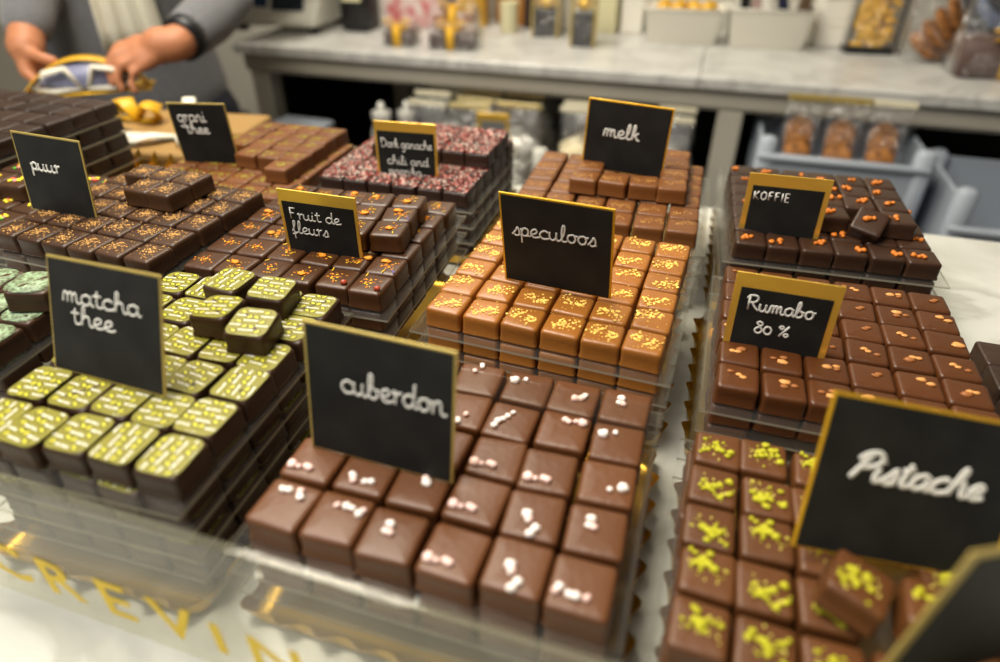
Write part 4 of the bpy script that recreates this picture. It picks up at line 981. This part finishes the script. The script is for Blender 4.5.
link('hair', hr.mesh('hair', [HAIR]), person)
wa = MB(); a, b = Vector(wr[1]), Vector(el[1]); d = (b - a).normalized(); u_ = d.cross(Vector((0, 0, 1))).normalized(); v_ = u_.cross(d)
wa.loft([[a + d * (1.4 + q) + u_ * (r_ * math.cos(2 * PI * k / 20)) + v_ * (r_ * math.sin(2 * PI * k / 20)) for k in range(20)] for q, r_ in ((0, 2.9), (0, 3.7), (2.8, 4.0), (2.8, 2.9))])
link('wristband', wa.mesh('wristband', [BLACKP]), person)
# the packet in the hands
o = thing('gift_packet', 'gold-edged packet with white ribbon loops held in two hands', 'packet', (-106.0, 94.0, -31.9), math.atan2(ly, lx) - .1)
mb = MB(); mb.box(-10.5, 10.5, -3.2, 3.2, .6, .95, bev=.1); link('gold_base', mb.mesh('gold_base', [GOLDY], False), o)
mb = MB(); mb.loft([[(-10 + 20 * t, y, 1.0 + 5.2 * math.sin(PI * t) ** .8 + dz) for t in [k / 14 for k in range(15)]] for y, dz in ((-1.6, -.1), (-1.6, .15), (1.6, .15), (1.6, -.1), (-1.6, -.1))], 0, False, False, None, False); link('yellow_band', mb.mesh('yellow_band', [RIBBON]), o)
for sx in (-1, 1):
    mb = MB(); mb.tube([(sx * .5, -2.6, 1.6), (sx * 2.2, -3.2, 5.2), (sx * 5.4, -3.2, 4.6), (sx * 7.6, -3.0, 2.0), (sx * 4.6, -3.0, 1.5), (sx * .5, -2.6, 1.6)], [.5, .8, .9, .8, .7, .5], 8, 0, .6); link('ribbon_loop', mb.mesh('ribbon_loop', [RIBBONW]), o)
mb = MB(); mb.blob((0, -.4, 2.8), 3.0, 0, (2.6, .9, .9), .05, None, 2); link('wrap', mb.mesh('wrap', [mat('blue_grey_wrap', srgb(120, 122, 150), .3)]), o)

# ------------------------------------------------------------------ light
def area(name, p, size, power, col, target=(0, 40, -30), sy=None):
    l = bpy.data.lights.new(name, 'AREA'); l.energy = power; l.color = col; l.size = size * .01
    if sy: l.shape = 'RECTANGLE'; l.size_y = sy * .01
    o = bpy.data.objects.new(name, l); COL.objects.link(o); o.location = V(*p)
    o.rotation_euler = (V(*target) - V(*p)).to_track_quat('-Z', 'Y').to_euler()
    return o
WARM = (1, .915, .755)
area('ceiling_lamp_front', (-52, 24, 130), 45, 30, WARM, (-15, 30, -30))
area('ceiling_lamp_mid', (-98, 104, 145), 110, 36, WARM, (-15, 62, -30), 50)
area('ceiling_lamp_counter', (-72, 190, 120), 110, 14, (1, .95, .84), (-20, 180, -36), 40)
area('shop_window_light', (-85, -40, 110), 130, 24, (.97, .98, 1), (-50, -8, -36))
for i, (x, y) in enumerate([(-45, 45), (45, 50), (-30, 62), (-80, 75), (48, 100)]):
    l = bpy.data.lights.new('spot_bulb', 'POINT'); l.energy = 2.2; l.color = (1, .84, .6); l.shadow_soft_size = .025
    o = bpy.data.objects.new('spot_bulb', l); COL.objects.link(o); o.location = V(x, y, 115)
w = bpy.data.worlds.new('shop_air'); SC.world = w; w.use_nodes = True
w.node_tree.nodes['Background'].inputs['Color'].default_value = (1, .93, .84, 1)
w.node_tree.nodes['Background'].inputs['Strength'].default_value = .08

# ------------------------------------------------------------------ camera
cam = bpy.data.cameras.new('camera'); co = bpy.data.objects.new('camera', cam); COL.objects.link(co); SC.camera = co
pit, rol, yaw = R(34.7), R(.16), R(17.0)
fwd = Vector((0, math.cos(pit), -math.sin(pit))); up = Vector((0, math.sin(pit), math.cos(pit))); rt = Vector((1, 0, 0))
r2 = math.cos(rol) * rt + math.sin(rol) * up; u2 = math.cos(rol) * up - math.sin(rol) * rt
Y = Matrix.Rotation(yaw, 3, 'Z')
co.matrix_world = Matrix.Translation(V(0, 0, 0)) @ Matrix((Y @ r2, Y @ u2, -(Y @ fwd))).transposed().to_4x4()
cam.sensor_width = 36; cam.lens = 651 / 1000 * 36; cam.clip_start = .01
cam.dof.use_dof = True; cam.dof.focus_distance = .53; cam.dof.aperture_fstop = 2.6
SC.cycles.transparent_max_bounces = 24
SC.cycles.max_bounces = 8
SC.view_settings.view_transform = 'Standard'; SC.view_settings.look = 'None'
SC.view_settings.exposure = -0.15; SC.view_settings.gamma = 1.0; SC.view_settings.use_curve_mapping = False
